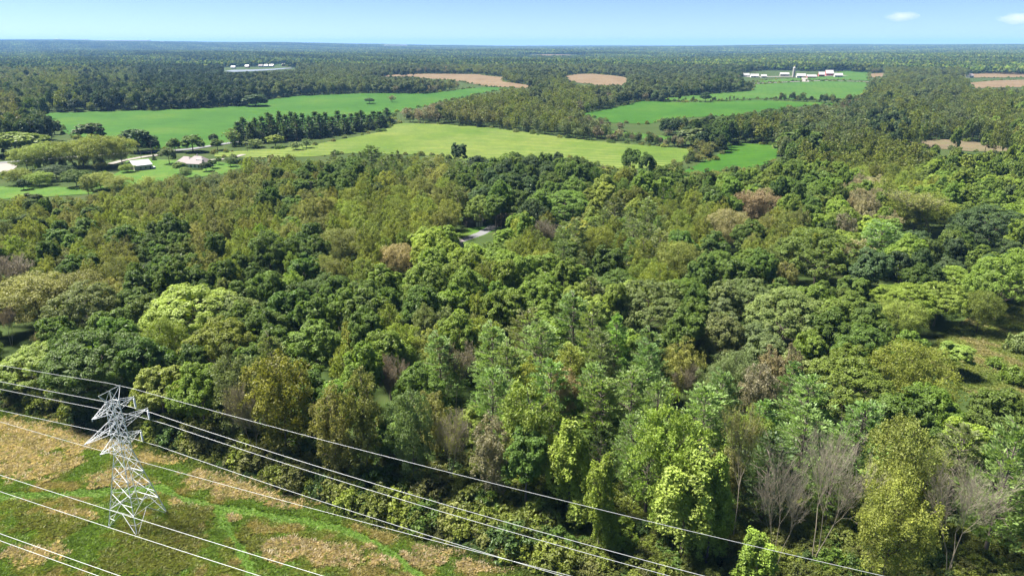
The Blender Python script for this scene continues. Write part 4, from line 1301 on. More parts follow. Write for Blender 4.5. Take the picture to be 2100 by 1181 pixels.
# ------------------------------------------------------------------ scattered foliage as stuff (instances on points)
def instancer(name, label, cat, protos, P, rot, scl, idx, tint):
    c = bpy.data.collections.new(name + '_sources')       # not linked to the scene: only instanced
    for n, me in enumerate(protos):
        c.objects.link(bpy.data.objects.new('%s_source_%02d' % (name, n), me))
    me = bpy.data.meshes.new(name)
    me.vertices.add(len(P))
    me.vertices.foreach_set('co', np.asarray(P, np.float32).ravel())
    for nm, ty, key, data in (('rot', 'FLOAT_VECTOR', 'vector', np.column_stack([np.zeros(len(P)), np.zeros(len(P)), rot])), ('scl', 'FLOAT_VECTOR', 'vector', scl),
                              ('idx', 'INT', 'value', idx), ('tint', 'FLOAT_COLOR', 'color', np.column_stack([tint, np.ones(len(P))]) if tint is not None else None)):
        if data is None:
            continue
        a = me.attributes.new(nm, ty, 'POINT')
        a.data.foreach_set(key, np.asarray(data, np.int32 if ty == 'INT' else np.float32).ravel())
    o = obj(name, me)
    g = bpy.data.node_groups.new(name + '_nodes', 'GeometryNodeTree')
    g.interface.new_socket('Geometry', in_out='INPUT', socket_type='NodeSocketGeometry')
    g.interface.new_socket('Geometry', in_out='OUTPUT', socket_type='NodeSocketGeometry')
    gi = g.nodes.new('NodeGroupInput'); go = g.nodes.new('NodeGroupOutput')
    ci = g.nodes.new('GeometryNodeCollectionInfo')
    ci.inputs['Collection'].default_value = c
    ci.inputs['Separate Children'].default_value = True
    ci.inputs['Reset Children'].default_value = True
    ip = g.nodes.new('GeometryNodeInstanceOnPoints')
    ip.inputs['Pick Instance'].default_value = True

    def named(nm, ty):
        a = g.nodes.new('GeometryNodeInputNamedAttribute')
        a.data_type = ty
        a.inputs['Name'].default_value = nm
        return a.outputs['Attribute']
    g.links.new(gi.outputs[0], ip.inputs['Points'])
    g.links.new(ci.outputs[0], ip.inputs['Instance'])
    g.links.new(named('idx', 'INT'), ip.inputs['Instance Index'])
    er = g.nodes.new('FunctionNodeEulerToRotation')
    g.links.new(named('rot', 'FLOAT_VECTOR'), er.inputs[0])
    g.links.new(er.outputs[0], ip.inputs['Rotation'])
    g.links.new(named('scl', 'FLOAT_VECTOR'), ip.inputs['Scale'])
    g.links.new(ip.outputs[0], go.inputs[0])
    md = o.modifiers.new('instances', 'NODES')
    md.node_group = g
    tag(o, label, cat, kind='stuff')
    return o


def tree_stuff(name, label, items):
    """items: (kind, colour, base, h, R)"""
    kinds = sorted({i[0] for i in items})
    protos, first = [], {}
    for kd in kinds:
        first[kd] = len(protos)
        protos += [q['all'] for q in PROTO[kd]]
    P, sc, ix, tn = [], [], [], []
    for kd, col, p, h, R in items:
        j = int(np.argmin([abs(math.log(R / q['R'])) + rng.uniform(0, .45) for q in PROTO[kd]]))
        q = PROTO[kd][j]
        P.append(p); ix.append(first[kd] + j)
        sc.append((R / q['R'], R / q['R'], h / q['h']))
        tn.append([v * (.72 if kd.islower() else 1.0) for v in tint_of(col, .18)])
    instancer(name, label, 'trees', protos, np.array(P), rng.uniform(0, 6.283, len(P)), np.array(sc), np.array(ix), np.array(tn))


tree_stuff('woodland', 'remaining crowns filling the near wood between the larger trees', [(T['kind'], T['col'], T['p'], T['h'], T['R']) for k, T in enumerate(TREES) if k not in single])
tree_stuff('distant_woodland', 'woods and hedgerows round the fields in the middle distance', MIDT)

# forest to the horizon: 90 m patches of simple lumpy trees
import bmesh
def far_patch(seed):
    r = np.random.default_rng(seed)
    bm = bmesh.new()
    bmesh.ops.create_icosphere(bm, subdivisions=2, radius=1)
    BV = np.array([v.co[:] for v in bm.verts]); BF = np.array([[v.index for v in f.verts] for f in bm.faces])
    bm.free()
    BF = BF[BV[BF].mean(1)[:, 2] > -.45]
    Vs, Fs, Vr, Tc = [], [], [], []
    off = 0
    pal = ['DG', 'DG', 'BG', 'BG', 'GG', 'DG', 'MG', 'MG', 'OL', 'GG', 'BG', 'OL']
    n = 8
    for i in range(n):
        for j in range(n):
            c = np.array([(i + .5) / n * 92 - 46 + r.normal() * 2, (j + .5) / n * 92 - 46 + r.normal() * 2, 0])
            R = r.uniform(4.2, 7.6); h = r.uniform(9, 21)
            k = 1 + .22 * np.sin(BV @ r.normal(size=3) * 4 + r.uniform(0, 6)) + r.normal(size=len(BV)) * .10
            v = BV * k[:, None] * [R, R, h * .42] + c + [0, 0, h * .6]
            Vs.append(v); Fs.append(BF + off); off += len(v)
            Vr.append(r.uniform(.15, .85, len(BF)))
            col = np.array(PAL[pal[r.integers(len(pal))]][0]) * r.normal(1, .22)
            Tc.append(np.tile(np.clip(col, .01, .4), (len(BF), 1)))
    return mesh_np('forest_patch_%d' % seed, np.concatenate(Vs), np.concatenate(Fs), [M_FAR], np.concatenate(Vr), None, np.concatenate(Tc))


FP = []
for r0, r1, sp, s in ((2500, 6000, 88, 1.0), (6000, 16500, 130, 1.5)):
    c = scatter(r0, r1, sp, sp * .06)
    for p in c:
        FP.append((p, s))
FPp = np.array([f[0] for f in FP])
pp = proj(FPp + [0, 0, 10])
keep = np.ones(len(FPp), bool)
for poly in VIS + [KEEP[4], SHORE]:
    keep &= ~inpoly(pp[:, 0], pp[:, 1], poly)
    keep &= ~inpoly(pp[:, 0], pp[:, 1] + 3, poly)
# small openings far off: yards, fields, ponds
nz = np.sin(FPp[:, 0] / 260 + 1) * np.sin(FPp[:, 1] / 410) + np.sin(FPp[:, 0] / 97 - FPp[:, 1] / 143)
keep &= nz < 1.72
# fields and clearings in the far forest
for cx, cyy, wx, wy, m in [(-900, 3000, 90, 60, M_GREEN2), (-1500, 3300, 120, 70, M_SOIL), (700, 3100, 130, 90, M_GREEN2), (1600, 3400, 160, 90, M_SOIL), (-300, 3900, 170, 110, M_GREEN2), (-2300, 4200, 200, 130, M_GREEN2), (1300, 4600, 210, 140, M_GREEN2),
                           (300, 5200, 230, 160, M_SOIL), (2900, 4700, 220, 150, M_GREEN2), (-1300, 5600, 260, 180, M_SOIL), (2000, 6300, 280, 220, M_GREEN2), (-3300, 6500, 300, 230, M_GREEN2), (600, 7400, 320, 260, M_GREEN2)]:
    keep &= np.hypot((FPp[:, 0] - cx) / (wx + 40), (FPp[:, 1] - cyy) / (wy * 1.9 + 60)) > 1
    th = np.arange(24) / 24 * 2 * math.pi
    rr_ = 1 + .16 * np.sin(2 * th + cx) + .1 * np.sin(3 * th + cyy)
    qx, qy = cx + np.cos(th) * wx * rr_, cyy + np.sin(th) * wy * 1.7 * rr_
    Vf = np.concatenate([[[cx, cyy, float(height(cx, cyy)) + 1.2]], np.column_stack([qx, qy, height(qx, qy) + 1.2])])
    tag(obj('far_field', mesh_np('far_field', Vf, np.array([[0, 1 + k, 1 + (k + 1) % 24] for k in range(24)]), [m])), kind='structure')
FPp = FPp[keep]; fs = np.array([f[1] for f in FP])[keep]
tone = (.30 + .30 * (np.sin(FPp[:, 0] / 330 + 2) * np.sin(FPp[:, 1] / 270) * .5 + .5) + .24 * (np.sin(FPp[:, 0] / 91 + FPp[:, 1] / 130) * .5 + .5) + rng.normal(0, .07, len(FPp))).clip(.2, 1.2)
tone = np.repeat(tone[:, None], 3, 1)
instancer('distant_forest', 'unbroken forest reaching from beyond the fields to the horizon', 'forest', [far_patch(s) for s in range(5)], FPp,
          rng.integers(0, 4, len(FPp)) * math.pi / 2, np.column_stack([fs, fs, 1 + (fs - 1) * .3]), rng.integers(0, 5, len(FPp)), tone)
print('far patches', len(FPp))

# ------------------------------------------------------------------ the lattice tower and its wires
def bar_mesh():
    me = bpy.data.meshes.new('steel_angle')
    # an L-section one metre long along z, one metre wide: scaled per bar
    prof = [(-.5, -.5), (.5, -.5), (.5, -.28), (-.28, -.28), (-.28, .5), (-.5, .5)]
    V = [(x, y, 0) for x, y in prof] + [(x, y, 1) for x, y in prof]
    Fs = [(i, (i + 1) % 6, 6 + (i + 1) % 6, 6 + i) for i in range(6)] + [(5, 4, 3, 2, 1, 0), (6, 7, 8, 9, 10, 11)]
    me.from_pydata(V, [], Fs)
    me.materials.append(M_STEEL)
    me.polygons.foreach_set('use_smooth', np.zeros(len(me.polygons), bool))
    return me


BAR = bar_mesh()


def bar(name, a, b, wd, parent):
    a = Vector(a); b = Vector(b)
    o = bpy.data.objects.new(name, BAR)
    COL.objects.link(o)
    o.parent = parent
    d = b - a
    o.location = a
    o.rotation_mode = 'QUATERNION'
    o.rotation_quaternion = d.to_track_quat('Z', 'Y')
    o.scale = (wd * .6, wd * .6, d.length)
    return o


AZ = R_(70)
DIR = np.array([-math.sin(AZ), math.cos(AZ), 0])      # along the line, away to the left
ARM = np.array([math.cos(AZ), math.sin(AZ), 0])       # across the line, away from the camera
TB = at(284, 1067)
tower = bpy.data.objects.new('lattice_tower', None)
COL.objects.link(tower)
tower.location = TB
tower.rotation_euler = (0, 0, AZ)                      # local x = ARM, local y = DIR
tag(tower, 'white galvanised lattice power pylon standing in the clearing at lower left', 'pylon')


def hw(z):
    return float(np.interp(z, [0, 15.0, 25.4], [3.55, 1.05, .72]))


LV = [0, 3.9, 7.3, 10.2, 12.7, 15.0, 16.6, 18.2, 19.9, 21.7, 23.5, 25.4]
SG = [(1, 1), (-1, 1), (-1, -1), (1, -1)]
for sx, sy in SG:
    bar('leg', (sx * hw(0), sy * hw(0), -.3), (sx * hw(15), sy * hw(15), 15), .24, tower)
    bar('leg', (sx * hw(15), sy * hw(15), 15), (sx * hw(25.4), sy * hw(25.4), 25.4), .19, tower)
for n, (z0, z1) in enumerate(zip(LV[:-1], LV[1:])):
    for q in range(4):
        a, b = SG[q], SG[(q + 1) % 4]
        w0, w1 = hw(z0), hw(z1)
        A0 = np.array([a[0] * w0, a[1] * w0, z0]); B0 = np.array([b[0] * w0, b[1] * w0, z0])
        A1 = np.array([a[0] * w1, a[1] * w1, z1]); B1 = np.array([b[0] * w1, b[1] * w1, z1])
        if n == 0:
            m = (A1 + B1) / 2
            bar('brace', A0, m, .13, tower); bar('brace', B0, m, .13, tower)
            bar('brace', (A0 + m) / 2, A0 * .45 + A1 * .55, .09, tower); bar('brace', (B0 + m) / 2, B0 * .45 + B1 * .55, .09, tower)
            bar('girt', A1, B1, .12, tower)
        else:
            bar('brace', A0, B1, .12, tower); bar('brace', B0, A1, .12, tower)
            if n in (2, 4, 5, 8, 10):
                bar('girt', A1, B1, .12, tower)
            if n == 1:
                mid = (A0 + B0) / 2
                bar('girt', (A0 + A1) / 2, (A0 + B1 + B0 + A1) / 4, .08, tower); bar('girt', (B0 + B1) / 2, (A0 + B1 + B0 + A1) / 4, .08, tower)
CONDUCTOR = []
for z, L in ((16.6, 4.3), (20.0, 6.6), (23.6, 4.3)):
    for s in (1, -1):
        arm = bpy.data.objects.new('crossarm', None)
        COL.objects.link(arm)
        arm.parent = tower
        tip = np.array([s * L, 0, z + .55])
        w0 = hw(z); w1 = hw(z + 1.7)
        for sy in (1, -1):
            b0 = np.array([s * w0, sy * w0, z]); t0 = np.array([s * w1, sy * w1, z + 1.7])
            bar('chord', b0, tip, .13, arm); bar('chord', t0, tip, .12, arm)
            for f in (.3, .6):
                bar('strut', b0 + (tip - b0) * f, t0 + (tip - t0) * f, .08, arm)
                bar('strut', b0 + (tip - b0) * f, t0 + (tip - t0) * (f - .3), .08, arm)
        for f in (0, .3, .6):
            c0 = np.array([s * w0, w0, z]); c1 = np.array([s * w0, -w0, z])
            bar('strut', c0 + (tip - c0) * f, c1 + (tip - c1) * min(1, f + .3), .08, arm)
        bar('hanger', tip + [0, 0, .1], tip - [0, 0, .35], .22, arm)
        if s == 1:
            prof = []
            for k in range(13):
                prof += [(.09, -k * .14), (.17, -k * .14 - .05), (.17, -k * .14 - .08), (.09, -k * .14 - .13)]
            nseg = 10
            V = []
            for rr_, zz_ in prof:
                for q in range(nseg):
                    V.append((rr_ * math.cos(q * 6.2832 / nseg), rr_ * math.sin(q * 6.2832 / nseg), zz_))
            Fs = [(i * nseg + q, i * nseg + (q + 1) % nseg, (i + 1) * nseg + (q + 1) % nseg, (i + 1) * nseg + q) for i in range(len(prof) - 1) for q in range(nseg)]
            obj('insulator', mesh_np('insulator', V, Fs, [M_INS]), tower, tuple(tip - [0, 0, .35]))
            CONDUCTOR.append(tip - [0, 0, 2.2])
# earth-wire bar on top
zt = 27.6
for s in (1, -1):
    bar('peak_bar', (s * .72, .72, 25.4), (s * 2.2, 0, zt), .13, tower); bar('peak_bar', (s * .72, -.72, 25.4), (s * 2.2, 0, zt), .13, tower)
    bar('peak_bar', (s * .72, .72, 25.4), (0, 0, zt), .1, tower); bar('peak_bar', (s * .72, -.72, 25.4), (0, 0, zt), .1, tower)
bar('peak_bar', (-2.25, 0, zt), (2.25, 0, zt), .14, tower)
for q in range(4):
    a, b = SG[q], SG[(q + 1) % 4]
    bar('girt', (a[0] * .72, a[1] * .72, 25.4), (b[0] * .72, b[1] * .72, 25.4), .12, tower)


def local(v):
    return TB + ARM * v[0] + DIR * v[1] + np.array([0, 0, v[2]])


def wire(P, rad, label, s0=-260, s1=340, sag=(3.0, 7.0), mid=None, bundle=0.0):
    """hanging wire through P along the line; supports at P and one span either way"""
    ss = np.linspace(s0, s1, 90)
    if mid is None:
        t = np.where(ss > 0, ss / s1, ss / s0)
        z = -4 * np.where(ss > 0, sag[0], sag[1]) * t * (1 - t)
    else:
        t = (ss - mid) / 170.0
        z = 5.0 * t * t
        z = z - np.interp(0, ss, z)
    Q = P + DIR * ss[:, None]
    Q[:, 2] = P[2] + z
    Q = np.array(Q)
    if bundle:
        V, Fq = [], []
        off = 0
        for sd in (-1, 1):
            QQ = Q + ARM * sd * bundle
            v, f = frusta(QQ[:-1], QQ[1:], np.full(len(Q) - 1, rad), np.full(len(Q) - 1, rad), 5)
            V.append(v); Fq.append(f + off); off += len(v)
        V = np.concatenate(V); Fq = np.concatenate(Fq)
    else:
        V, Fq = frusta(Q[:-1], Q[1:], np.full(len(Q) - 1, rad), np.full(len(Q) - 1, rad), 5)
    o = obj('power_line_wire', mesh_np('power_line_wire', V, Fq, [M_WIRE], smooth=True))
    tag(o, label, 'wire', 'wires of the power lines')


for c, nm in zip(CONDUCTOR, ('lowest', 'middle', 'upper')):
    wire(local(c), .032, 'pale conductor wire hanging from the %s crossarm of the lattice tower' % nm)
wire(local((2.2, 0, zt)), .024, 'thin topmost earth wire from the tower peak across the trees', sag=(4.0, 4.0))
for (x, y, z), rd, nm in (((230, 930, 24), .022, 'thin wire passing behind the left crossarm ends of the tower'), ((230, 1047, 19), .031, 'upper bright wire crossing in front of the tower feet'),
                          ((230, 1083, 18), .031, 'lower bright wire touching the foot of the tower in the picture'), ((120, 1136, 20), .031, 'upper of two wires across the bottom left corner'),
                          ((120, 1151, 19), .031, 'lower of two wires across the bottom left corner')):
    wire(at(x, y, z), rd, nm, mid=-60)

# ------------------------------------------------------------------ ground plants: grass of the clearing and meadow, undergrowth along the wood
def tuft(seed, n=16, h=.6, sp=.45, wd=.05):
    r = np.random.default_rng(seed)
    a = r.uniform(0, 6.283, n)
    b = np.stack([np.cos(a), np.sin(a), np.zeros(n)], 1)
    root = b * r.uniform(0, .5, (n, 1)) * sp
    lean = unit(b * r.uniform(.2, 1.1, (n, 1)) + r.normal(size=(n, 3)) * .2 + [0, 0, 1])
    L = h * r.uniform(.6, 1.25, n)[:, None]
    side = unit(np.cross(lean, [0, 0, 1.]) + 1e-6) * wd * r.uniform(.7, 1.5, (n, 1))
    mid = root + lean * L * .55
    tip = root + lean * L + b * L * .35 - [0, 0, .12]
    V = np.stack([root - side, root + side, mid + side * 1.2, tip, mid - side * 1.2], 1).reshape(-1, 3)
    Fq = (np.arange(n) * 5)[:, None] + np.arange(5)
    return mesh_np('grass_tuft', V, Fq, [M_LEAF], r.uniform(.1, .9, n))


def points_in(poly, dens):
    g = np.array([at(x, y)[:2] for x, y in poly])
    lo, hi = g.min(0), g.max(0)
    n = int((hi - lo).prod() * dens)
    p = rng.uniform(lo, hi, (n, 2))
    p = p[inpoly(p[:, 0], p[:, 1], [tuple(q) for q in g])]
    return np.column_stack([p, height(p[:, 0], p[:, 1]) + .03])


def vnoise(x, y, s, seed=0):
    """cheap smooth value noise"""
    x = x / s + seed * 17.3; y = y / s - seed * 9.1
    xi, yi = np.floor(x), np.floor(y)
    fx, fy = x - xi, y - yi
    fx = fx * fx * (3 - 2 * fx); fy = fy * fy * (3 - 2 * fy)
    hsh = lambda a, b: (np.sin(a * 127.1 + b * 311.7 + seed) * 43758.5453) % 1
    return (hsh(xi, yi) * (1 - fx) + hsh(xi + 1, yi) * fx) * (1 - fy) + (hsh(xi, yi + 1) * (1 - fx) + hsh(xi + 1, yi + 1) * fx) * fy


def dist_line(px, py, pts):
    best = np.full(px.shape, 1e9)
    for (x0, y0), (x1, y1) in zip(pts[:-1], pts[1:]):
        dx, dy = x1 - x0, y1 - y0
        t = np.clip(((px - x0) * dx + (py - y0) * dy) / (dx * dx + dy * dy), 0, 1)
        best = np.minimum(best, np.hypot(px - x0 - t * dx, (py - y0 - t * dy) * 1.6))
    return best


TAN = [(110, 895, 140, 40), (50, 950, 110, 35), (225, 905, 60, 26), (235, 985, 50, 22), (340, 938, 70, 16), (430, 985, 60, 22), (520, 1005, 90, 20), (610, 1030, 70, 14), (150, 1060, 60, 14), (590, 1125, 55, 28), (690, 1140, 60, 26),
       (300, 1000, 40, 15), (385, 1035, 40, 12), (820, 1150, 90, 16), (60, 1140, 70, 22), (470, 1060, 30, 14), (900, 1130, 60, 14), (1000, 1160, 80, 14)]
DARK = [(330, 1115, 110, 36), (395, 1055, 60, 20), (260, 1140, 50, 20), (110, 1075, 80, 18), (300, 1160, 80, 20), (500, 1115, 40, 20)]
TRACKS = [[(-60, 1020), (100, 1016), (240, 1008), (330, 1000), (390, 1030), (520, 1052), (700, 1085), (790, 1125), (860, 1181)], [(440, 1040), (470, 1090), (500, 1140), (520, 1190)]]
Pc = points_in([(-160, 800), (0, 835), (200, 875), (480, 965), (700, 1042), (880, 1104), (1100, 1170), (1330, 1240), (600, 1260), (-160, 1260)], 7.5)
pp = proj(Pc)
px, py = pp[:, 0], pp[:, 1]
wob = 1 + .6 * (vnoise(Pc[:, 0], Pc[:, 1], 3.0, 1) - .5) + .5 * (vnoise(Pc[:, 0], Pc[:, 1], 1.1, 2) - .5)
tan = np.max([1 - np.hypot((px - a) / c, (py - b) / d) * wob for a, b, c, d in TAN], 0)
drk = np.max([1 - np.hypot((px - a) / c, (py - b) / d) * wob for a, b, c, d in DARK], 0)
trk = np.min([dist_line(px, py, t) for t in TRACKS], 0)
nz = vnoise(Pc[:, 0], Pc[:, 1], 6, 3) * .6 + vnoise(Pc[:, 0], Pc[:, 1], 2.2, 4) * .4
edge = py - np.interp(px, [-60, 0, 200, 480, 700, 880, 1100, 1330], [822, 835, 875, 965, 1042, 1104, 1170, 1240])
n = len(Pc)
col = np.where((nz < .50)[:, None], [.12, .18, .032], np.where((nz < .66)[:, None], [.16, .185, .042], [.24, .205, .085])) * np.ones((n, 3))
col = np.where((tan > .1)[:, None] & (rng.random(n) < .85)[:, None], [.37, .30, .20], col)
col = np.where((drk > .05)[:, None] & (rng.random(n) < .85)[:, None], [.165, .175, .055], col)
isT = (trk < 14 * wob) & (edge > 10)
col = np.where(isT[:, None], [.12, .205, .03], col)
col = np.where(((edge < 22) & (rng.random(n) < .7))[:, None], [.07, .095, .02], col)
col = col * 1.25 * rng.normal(1, .16, (n, 1)).clip(.6, 1.5)
hs = np.where(isT, .35, np.where(drk > .05, 1.2, np.where(tan > .12, 1.15, .8))) * rng.uniform(.6, 1.35, n)
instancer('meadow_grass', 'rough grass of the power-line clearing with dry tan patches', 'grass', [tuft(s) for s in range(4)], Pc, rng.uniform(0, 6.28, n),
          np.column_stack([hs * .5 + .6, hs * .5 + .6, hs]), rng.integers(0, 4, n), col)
Pm = points_in([(2180, 600), (2010, 640), (1930, 690), (1905, 740), (1975, 800), (2030, 830), (2180, 830)], 3.2)
n = len(Pm)
nz = vnoise(Pm[:, 0], Pm[:, 1], 8, 5) * .6 + vnoise(Pm[:, 0], Pm[:, 1], 3, 6) * .4
col = np.where((nz < .45)[:, None], [.15, .195, .042], np.where((nz < .66)[:, None], [.20, .23, .062], [.26, .235, .10])) * rng.normal(1, .14, (n, 1)).clip(.6, 1.4)
hs = rng.uniform(.6, 1.5, n)
instancer('dry_grass', 'pale rough grass of the right-hand meadow', 'grass', [tuft(s + 9) for s in range(3)], Pm, rng.uniform(0, 6.28, n), np.column_stack([hs + .3, hs + .3, hs]), rng.integers(0, 3, n), col)

# undergrowth: shrubs, brambles and creepers along the edge and on the floor of the wood
Pu = points_in([(-100, 755), (0, 780), (200, 815), (480, 885), (700, 930), (880, 965), (1100, 990), (1400, 1000), (1700, 1000), (2160, 990), (2160, 1300), (1330, 1240), (1100, 1172), (880, 1106), (700, 1044), (480, 967), (200, 877), (0, 837), (-100, 815)], 1.1)
pu = proj(Pu)
n = len(Pu)
e = pu[:, 1] - np.interp(pu[:, 0], [-60, 0, 200, 480, 700, 880, 1100, 1330, 2200], [822, 835, 875, 965, 1042, 1104, 1170, 1240, 1500])
pal = np.array([[.08, .13, .026], [.095, .155, .028], [.14, .165, .036], [.18, .215, .036], [.17, .18, .055], [.085, .14, .036]])
nz = vnoise(Pu[:, 0], Pu[:, 1], 5, 8)
ci = (nz * 5 + rng.uniform(0, 1.6, n)).astype(int).clip(0, 5)
col = pal[ci] * rng.normal(1, .15, (n, 1)).clip(.6, 1.5)
sc = rng.uniform(.16, .42, n) + np.where(rng.random(n) < .22, rng.uniform(.3, 1.25, n), 0) * (e < -14) * np.where(pu[:, 0] > 1150, .45, 1.0)
instancer('undergrowth', 'bushes and creepers along the edge of the wood and on its floor', 'undergrowth', [q['all'] for q in PROTO['U']], Pu, rng.uniform(0, 6.28, n),
          np.column_stack([sc * 1.1, sc * 1.1, sc]), rng.integers(0, 4, n), col)
# the floor under the trees: low plants elsewhere
# single bushes one can pick out
SHR = [(880, 985, 75, 'YG', 'pale yellow bush at the foot of the brown sparse tree'), (720, 1020, 60, 'LG', 'light green bush at the middle of the clearing edge'), (1000, 1030, 70, 'LG', 'hanging light green bush below the silvery tree'),
       (1110, 1050, 90, 'OL', 'olive bush at the clearing edge below the creeper tree'), (640, 960, 60, 'OL', 'olive bush below the rusty tree'), (380, 860, 70, 'OL', 'yellowish olive bush right of the tower arms'),
       (2088, 705, 45, 'GG', 'grey-green bush at the right edge of the meadow'), (2040, 745, 30, 'MG', 'green bush in the right-hand meadow'), (2075, 770, 42, 'MG', 'green bush nearest in the right-hand meadow'),
       (1990, 1060, 70, 'GG', 'grey-green bush in the bottom right corner'), (1505, 1120, 60, 'OB', 'brown bush at the bottom left of the bare trees'), (215, 362, 22, 'DG', 'small dark bush in front of the barn'),
       (1270, 1090, 80, 'LG', 'light green bush right of the narrow creeper column'), (800, 965, 55, 'MG', 'green bush left of the pale yellow bush'), (560, 925, 50, 'DG', 'dark green bush at the foot of the large olive tree'), (1700, 1150, 60, 'MG', 'fresh green bush at the foot of the tallest bare tree')]
for x, y, wpx, c, nm in SHR:
    d = np.linalg.norm(at(x, y + wpx * .35) - [0, 0, CAM_H])
    Rr = wpx / 2 * d / F_PX
    p = at(x, y + wpx * .35)
    place_single(dict(kind='U', col=c, p=p, h=Rr * 1.55, R=Rr, label=nm, dist=d, hero=True))

# ------------------------------------------------------------------ buildings
M_ROOFG = plain('grey_metal_roof', (.32, .325, .34), .5, .08, .4)
M_ROOFP = plain('pinkish_shingles', (.22, .185, .182), .85, .15, 1.2)
M_WHITE = plain('white_siding', (.52, .51, .485), .7, .05)
M_BEIGE = plain('beige_siding', (.34, .32, .285), .8, .08)
M_RED = plain('red_boards', (.33, .075, .06), .8, .15)
M_DARK = plain('dark_boards', (.06, .05, .045), .85, .2)
M_WROOF = plain('white_metal_roof', (.31, .30, .29), .5, .05, .3)
M_TIMBER = plain('weathered_pole', (.20, .165, .13), .9, .25)


def glass(t, p):
    p.inputs['Base Color'].default_value = (.03, .035, .04, 1)
    p.inputs['Roughness'].default_value = .08


M_GLASS = mat('window_glass', glass)


def box(name, m, parent, x0, x1, y0, y1, z0, z1):
    V = [(x, y, z) for z in (z0, z1) for y in (y0, y1) for x in (x0, x1)]
    Fs = [(0, 2, 3, 1), (4, 5, 7, 6), (0, 1, 5, 4), (2, 6, 7, 3), (0, 4, 6, 2), (1, 3, 7, 5)]
    return obj(name, mesh_np(name, V, Fs, [m]), parent)


def roof_mesh(L, D, zb, rise, hip, over, th, m):
    """gable (hip = 0) or hipped roof shell over a plan L x D"""
    x0, x1, y0, y1 = -over, L + over, -over, D + over
    yc = D / 2
    h0 = x0 + (hip if hip else 0); h1 = x1 - (hip if hip else 0)
    zo = zb - over * rise / (D / 2)
    top = [(x0, y0, zo), (x1, y0, zo), (x1, y1, zo), (x0, y1, zo), (h0, yc, zb + rise), (h1, yc, zb + rise)]
    V = [(x, y, z + th) for x, y, z in top] + top
    up = [(0, 1, 5, 4), (2, 3, 4, 5), (1, 2, 5), (3, 0, 4)] if hip else [(0, 1, 5, 4), (2, 3, 4, 5)]
    Fs = list(up) + [tuple(6 + i for i in reversed(f)) for f in up]
    rim = [(0, 1), (1, 2), (2, 3), (3, 0)] if hip else [(0, 1), (1, 5), (5, 2), (2, 3), (3, 4), (4, 0)]
    Fs += [(b, a, 6 + a, 6 + b) for a, b in rim]
    return mesh_np('roof', V, Fs, [m])


def wall_mesh(L, D, zb, rise, hip, m):
    V = [(0, 0, -1), (L, 0, -1), (L, D, -1), (0, D, -1), (0, 0, zb), (L, 0, zb), (L, D, zb), (0, D, zb)]
    Fs = [(0, 1, 5, 4), (2, 3, 7, 6)]
    if hip:
        Fs += [(1, 2, 6, 5), (3, 0, 4, 7)]
    else:
        V += [(0, D / 2, zb + rise - .02), (L, D / 2, zb + rise - .02)]
        Fs += [(1, 2, 6, 9, 5), (3, 0, 4, 8, 7)]
    return mesh_np('wall', V, Fs, [m])


def building(name, label, cat, p0, p1, D, zb, rise, hip, mw, mr, openings=(), over=.5, group=None, sink=0.0):
    """front wall from p0 (left) to p1 (right), depth D away from the viewer"""
    p0 = np.array(p0); p1 = np.array(p1)
    L = float(np.hypot(*(p1 - p0)[:2]))
    o = obj(name, None, None, (p0[0], p0[1], min(p0[2], p1[2]) - sink), math.atan2(p1[1] - p0[1], p1[0] - p0[0]))
    tag(o, label, cat, group)
    obj('wall', wall_mesh(L, D, zb, rise, hip, mw), o)
    obj('roof', roof_mesh(L, D, zb, rise, hip, over, .22, mr), o)
    for nm, side, a, b, z0, z1, m in openings:
        if side == 'f':
            w = box(nm, m, o, a * L, b * L, -.12, .06, z0, z1)
            if nm == 'window':
                box('frame', M_WHITE, w, a * L - .12, b * L + .12, -.06, .05, z0 - .12, z1 + .12)
        elif side == 'l':
            box(nm, m, o, -.12, .06, a * D, b * D, z0, z1)
        else:
            box(nm, m, o, L - .06, L + .12, a * D, b * D, z0, z1)
    return o, L


# the grey barn
ob, L = building('pole_barn', 'long grey-roofed beige barn on the lawn left of the farmhouse', 'barn', at(277, 351.5), at(313, 347.5), 15, 3.6, 2.6, 0, M_BEIGE, M_ROOFG,
                 [('door', 'f', .86, .93, 0, 2.4, M_DARK), ('door', 'l', .25, .6, 0, 3.2, M_DARK), ('window', 'f', .3, .4, 1.2, 2.2, M_GLASS), ('window', 'f', .58, .68, 1.2, 2.2, M_GLASS)])
for k in range(1, 24):
    obw = box('roof_rib', M_ROOFG, ob, L * k / 24 - .05, L * k / 24 + .05, -.4, -.38, 3.2, 3.3) if False else None
box('lean_to', M_WHITE, ob, L + .1, L + 2.6, 1, 5, 0, 1.4)
# the farmhouse: hipped main block, front wing, chimney
fh, L = building('farmhouse', 'long white farmhouse with pinkish hipped roof beside the road', 'house', at(380, 344), at(416, 346), 12, 3.4, 4.2, 5.0, M_WHITE, M_ROOFP,
                 [('window', 'f', .08, .17, .5, 2.3, M_GLASS), ('window', 'f', .30, .39, .5, 2.3, M_GLASS), ('window', 'f', .52, .61, .5, 2.3, M_GLASS), ('window', 'f', .74, .83, .5, 2.3, M_GLASS), ('door', 'f', .9, .96, .2, 2.3, M_DARK)], over=.7)
wing = obj('wing_wall', wall_mesh(11, 9, 3.2, 3.4, 4.0, M_WHITE), fh, (-9.6, 3.4, 0))
obj('wing_roof', roof_mesh(11, 9, 3.2, 3.4, 4.0, .6, .22, M_ROOFP), fh, (-9.6, 3.4, 0))
box('chimney', M_BEIGE, fh, L * .35, L * .35 + 1.0, 7.0, 8.0, 5, 8.6)
box('dormer', M_WHITE, fh, L * .55, L * .55 + 2.4, 2.4, 4.2, 4.6, 5.9)
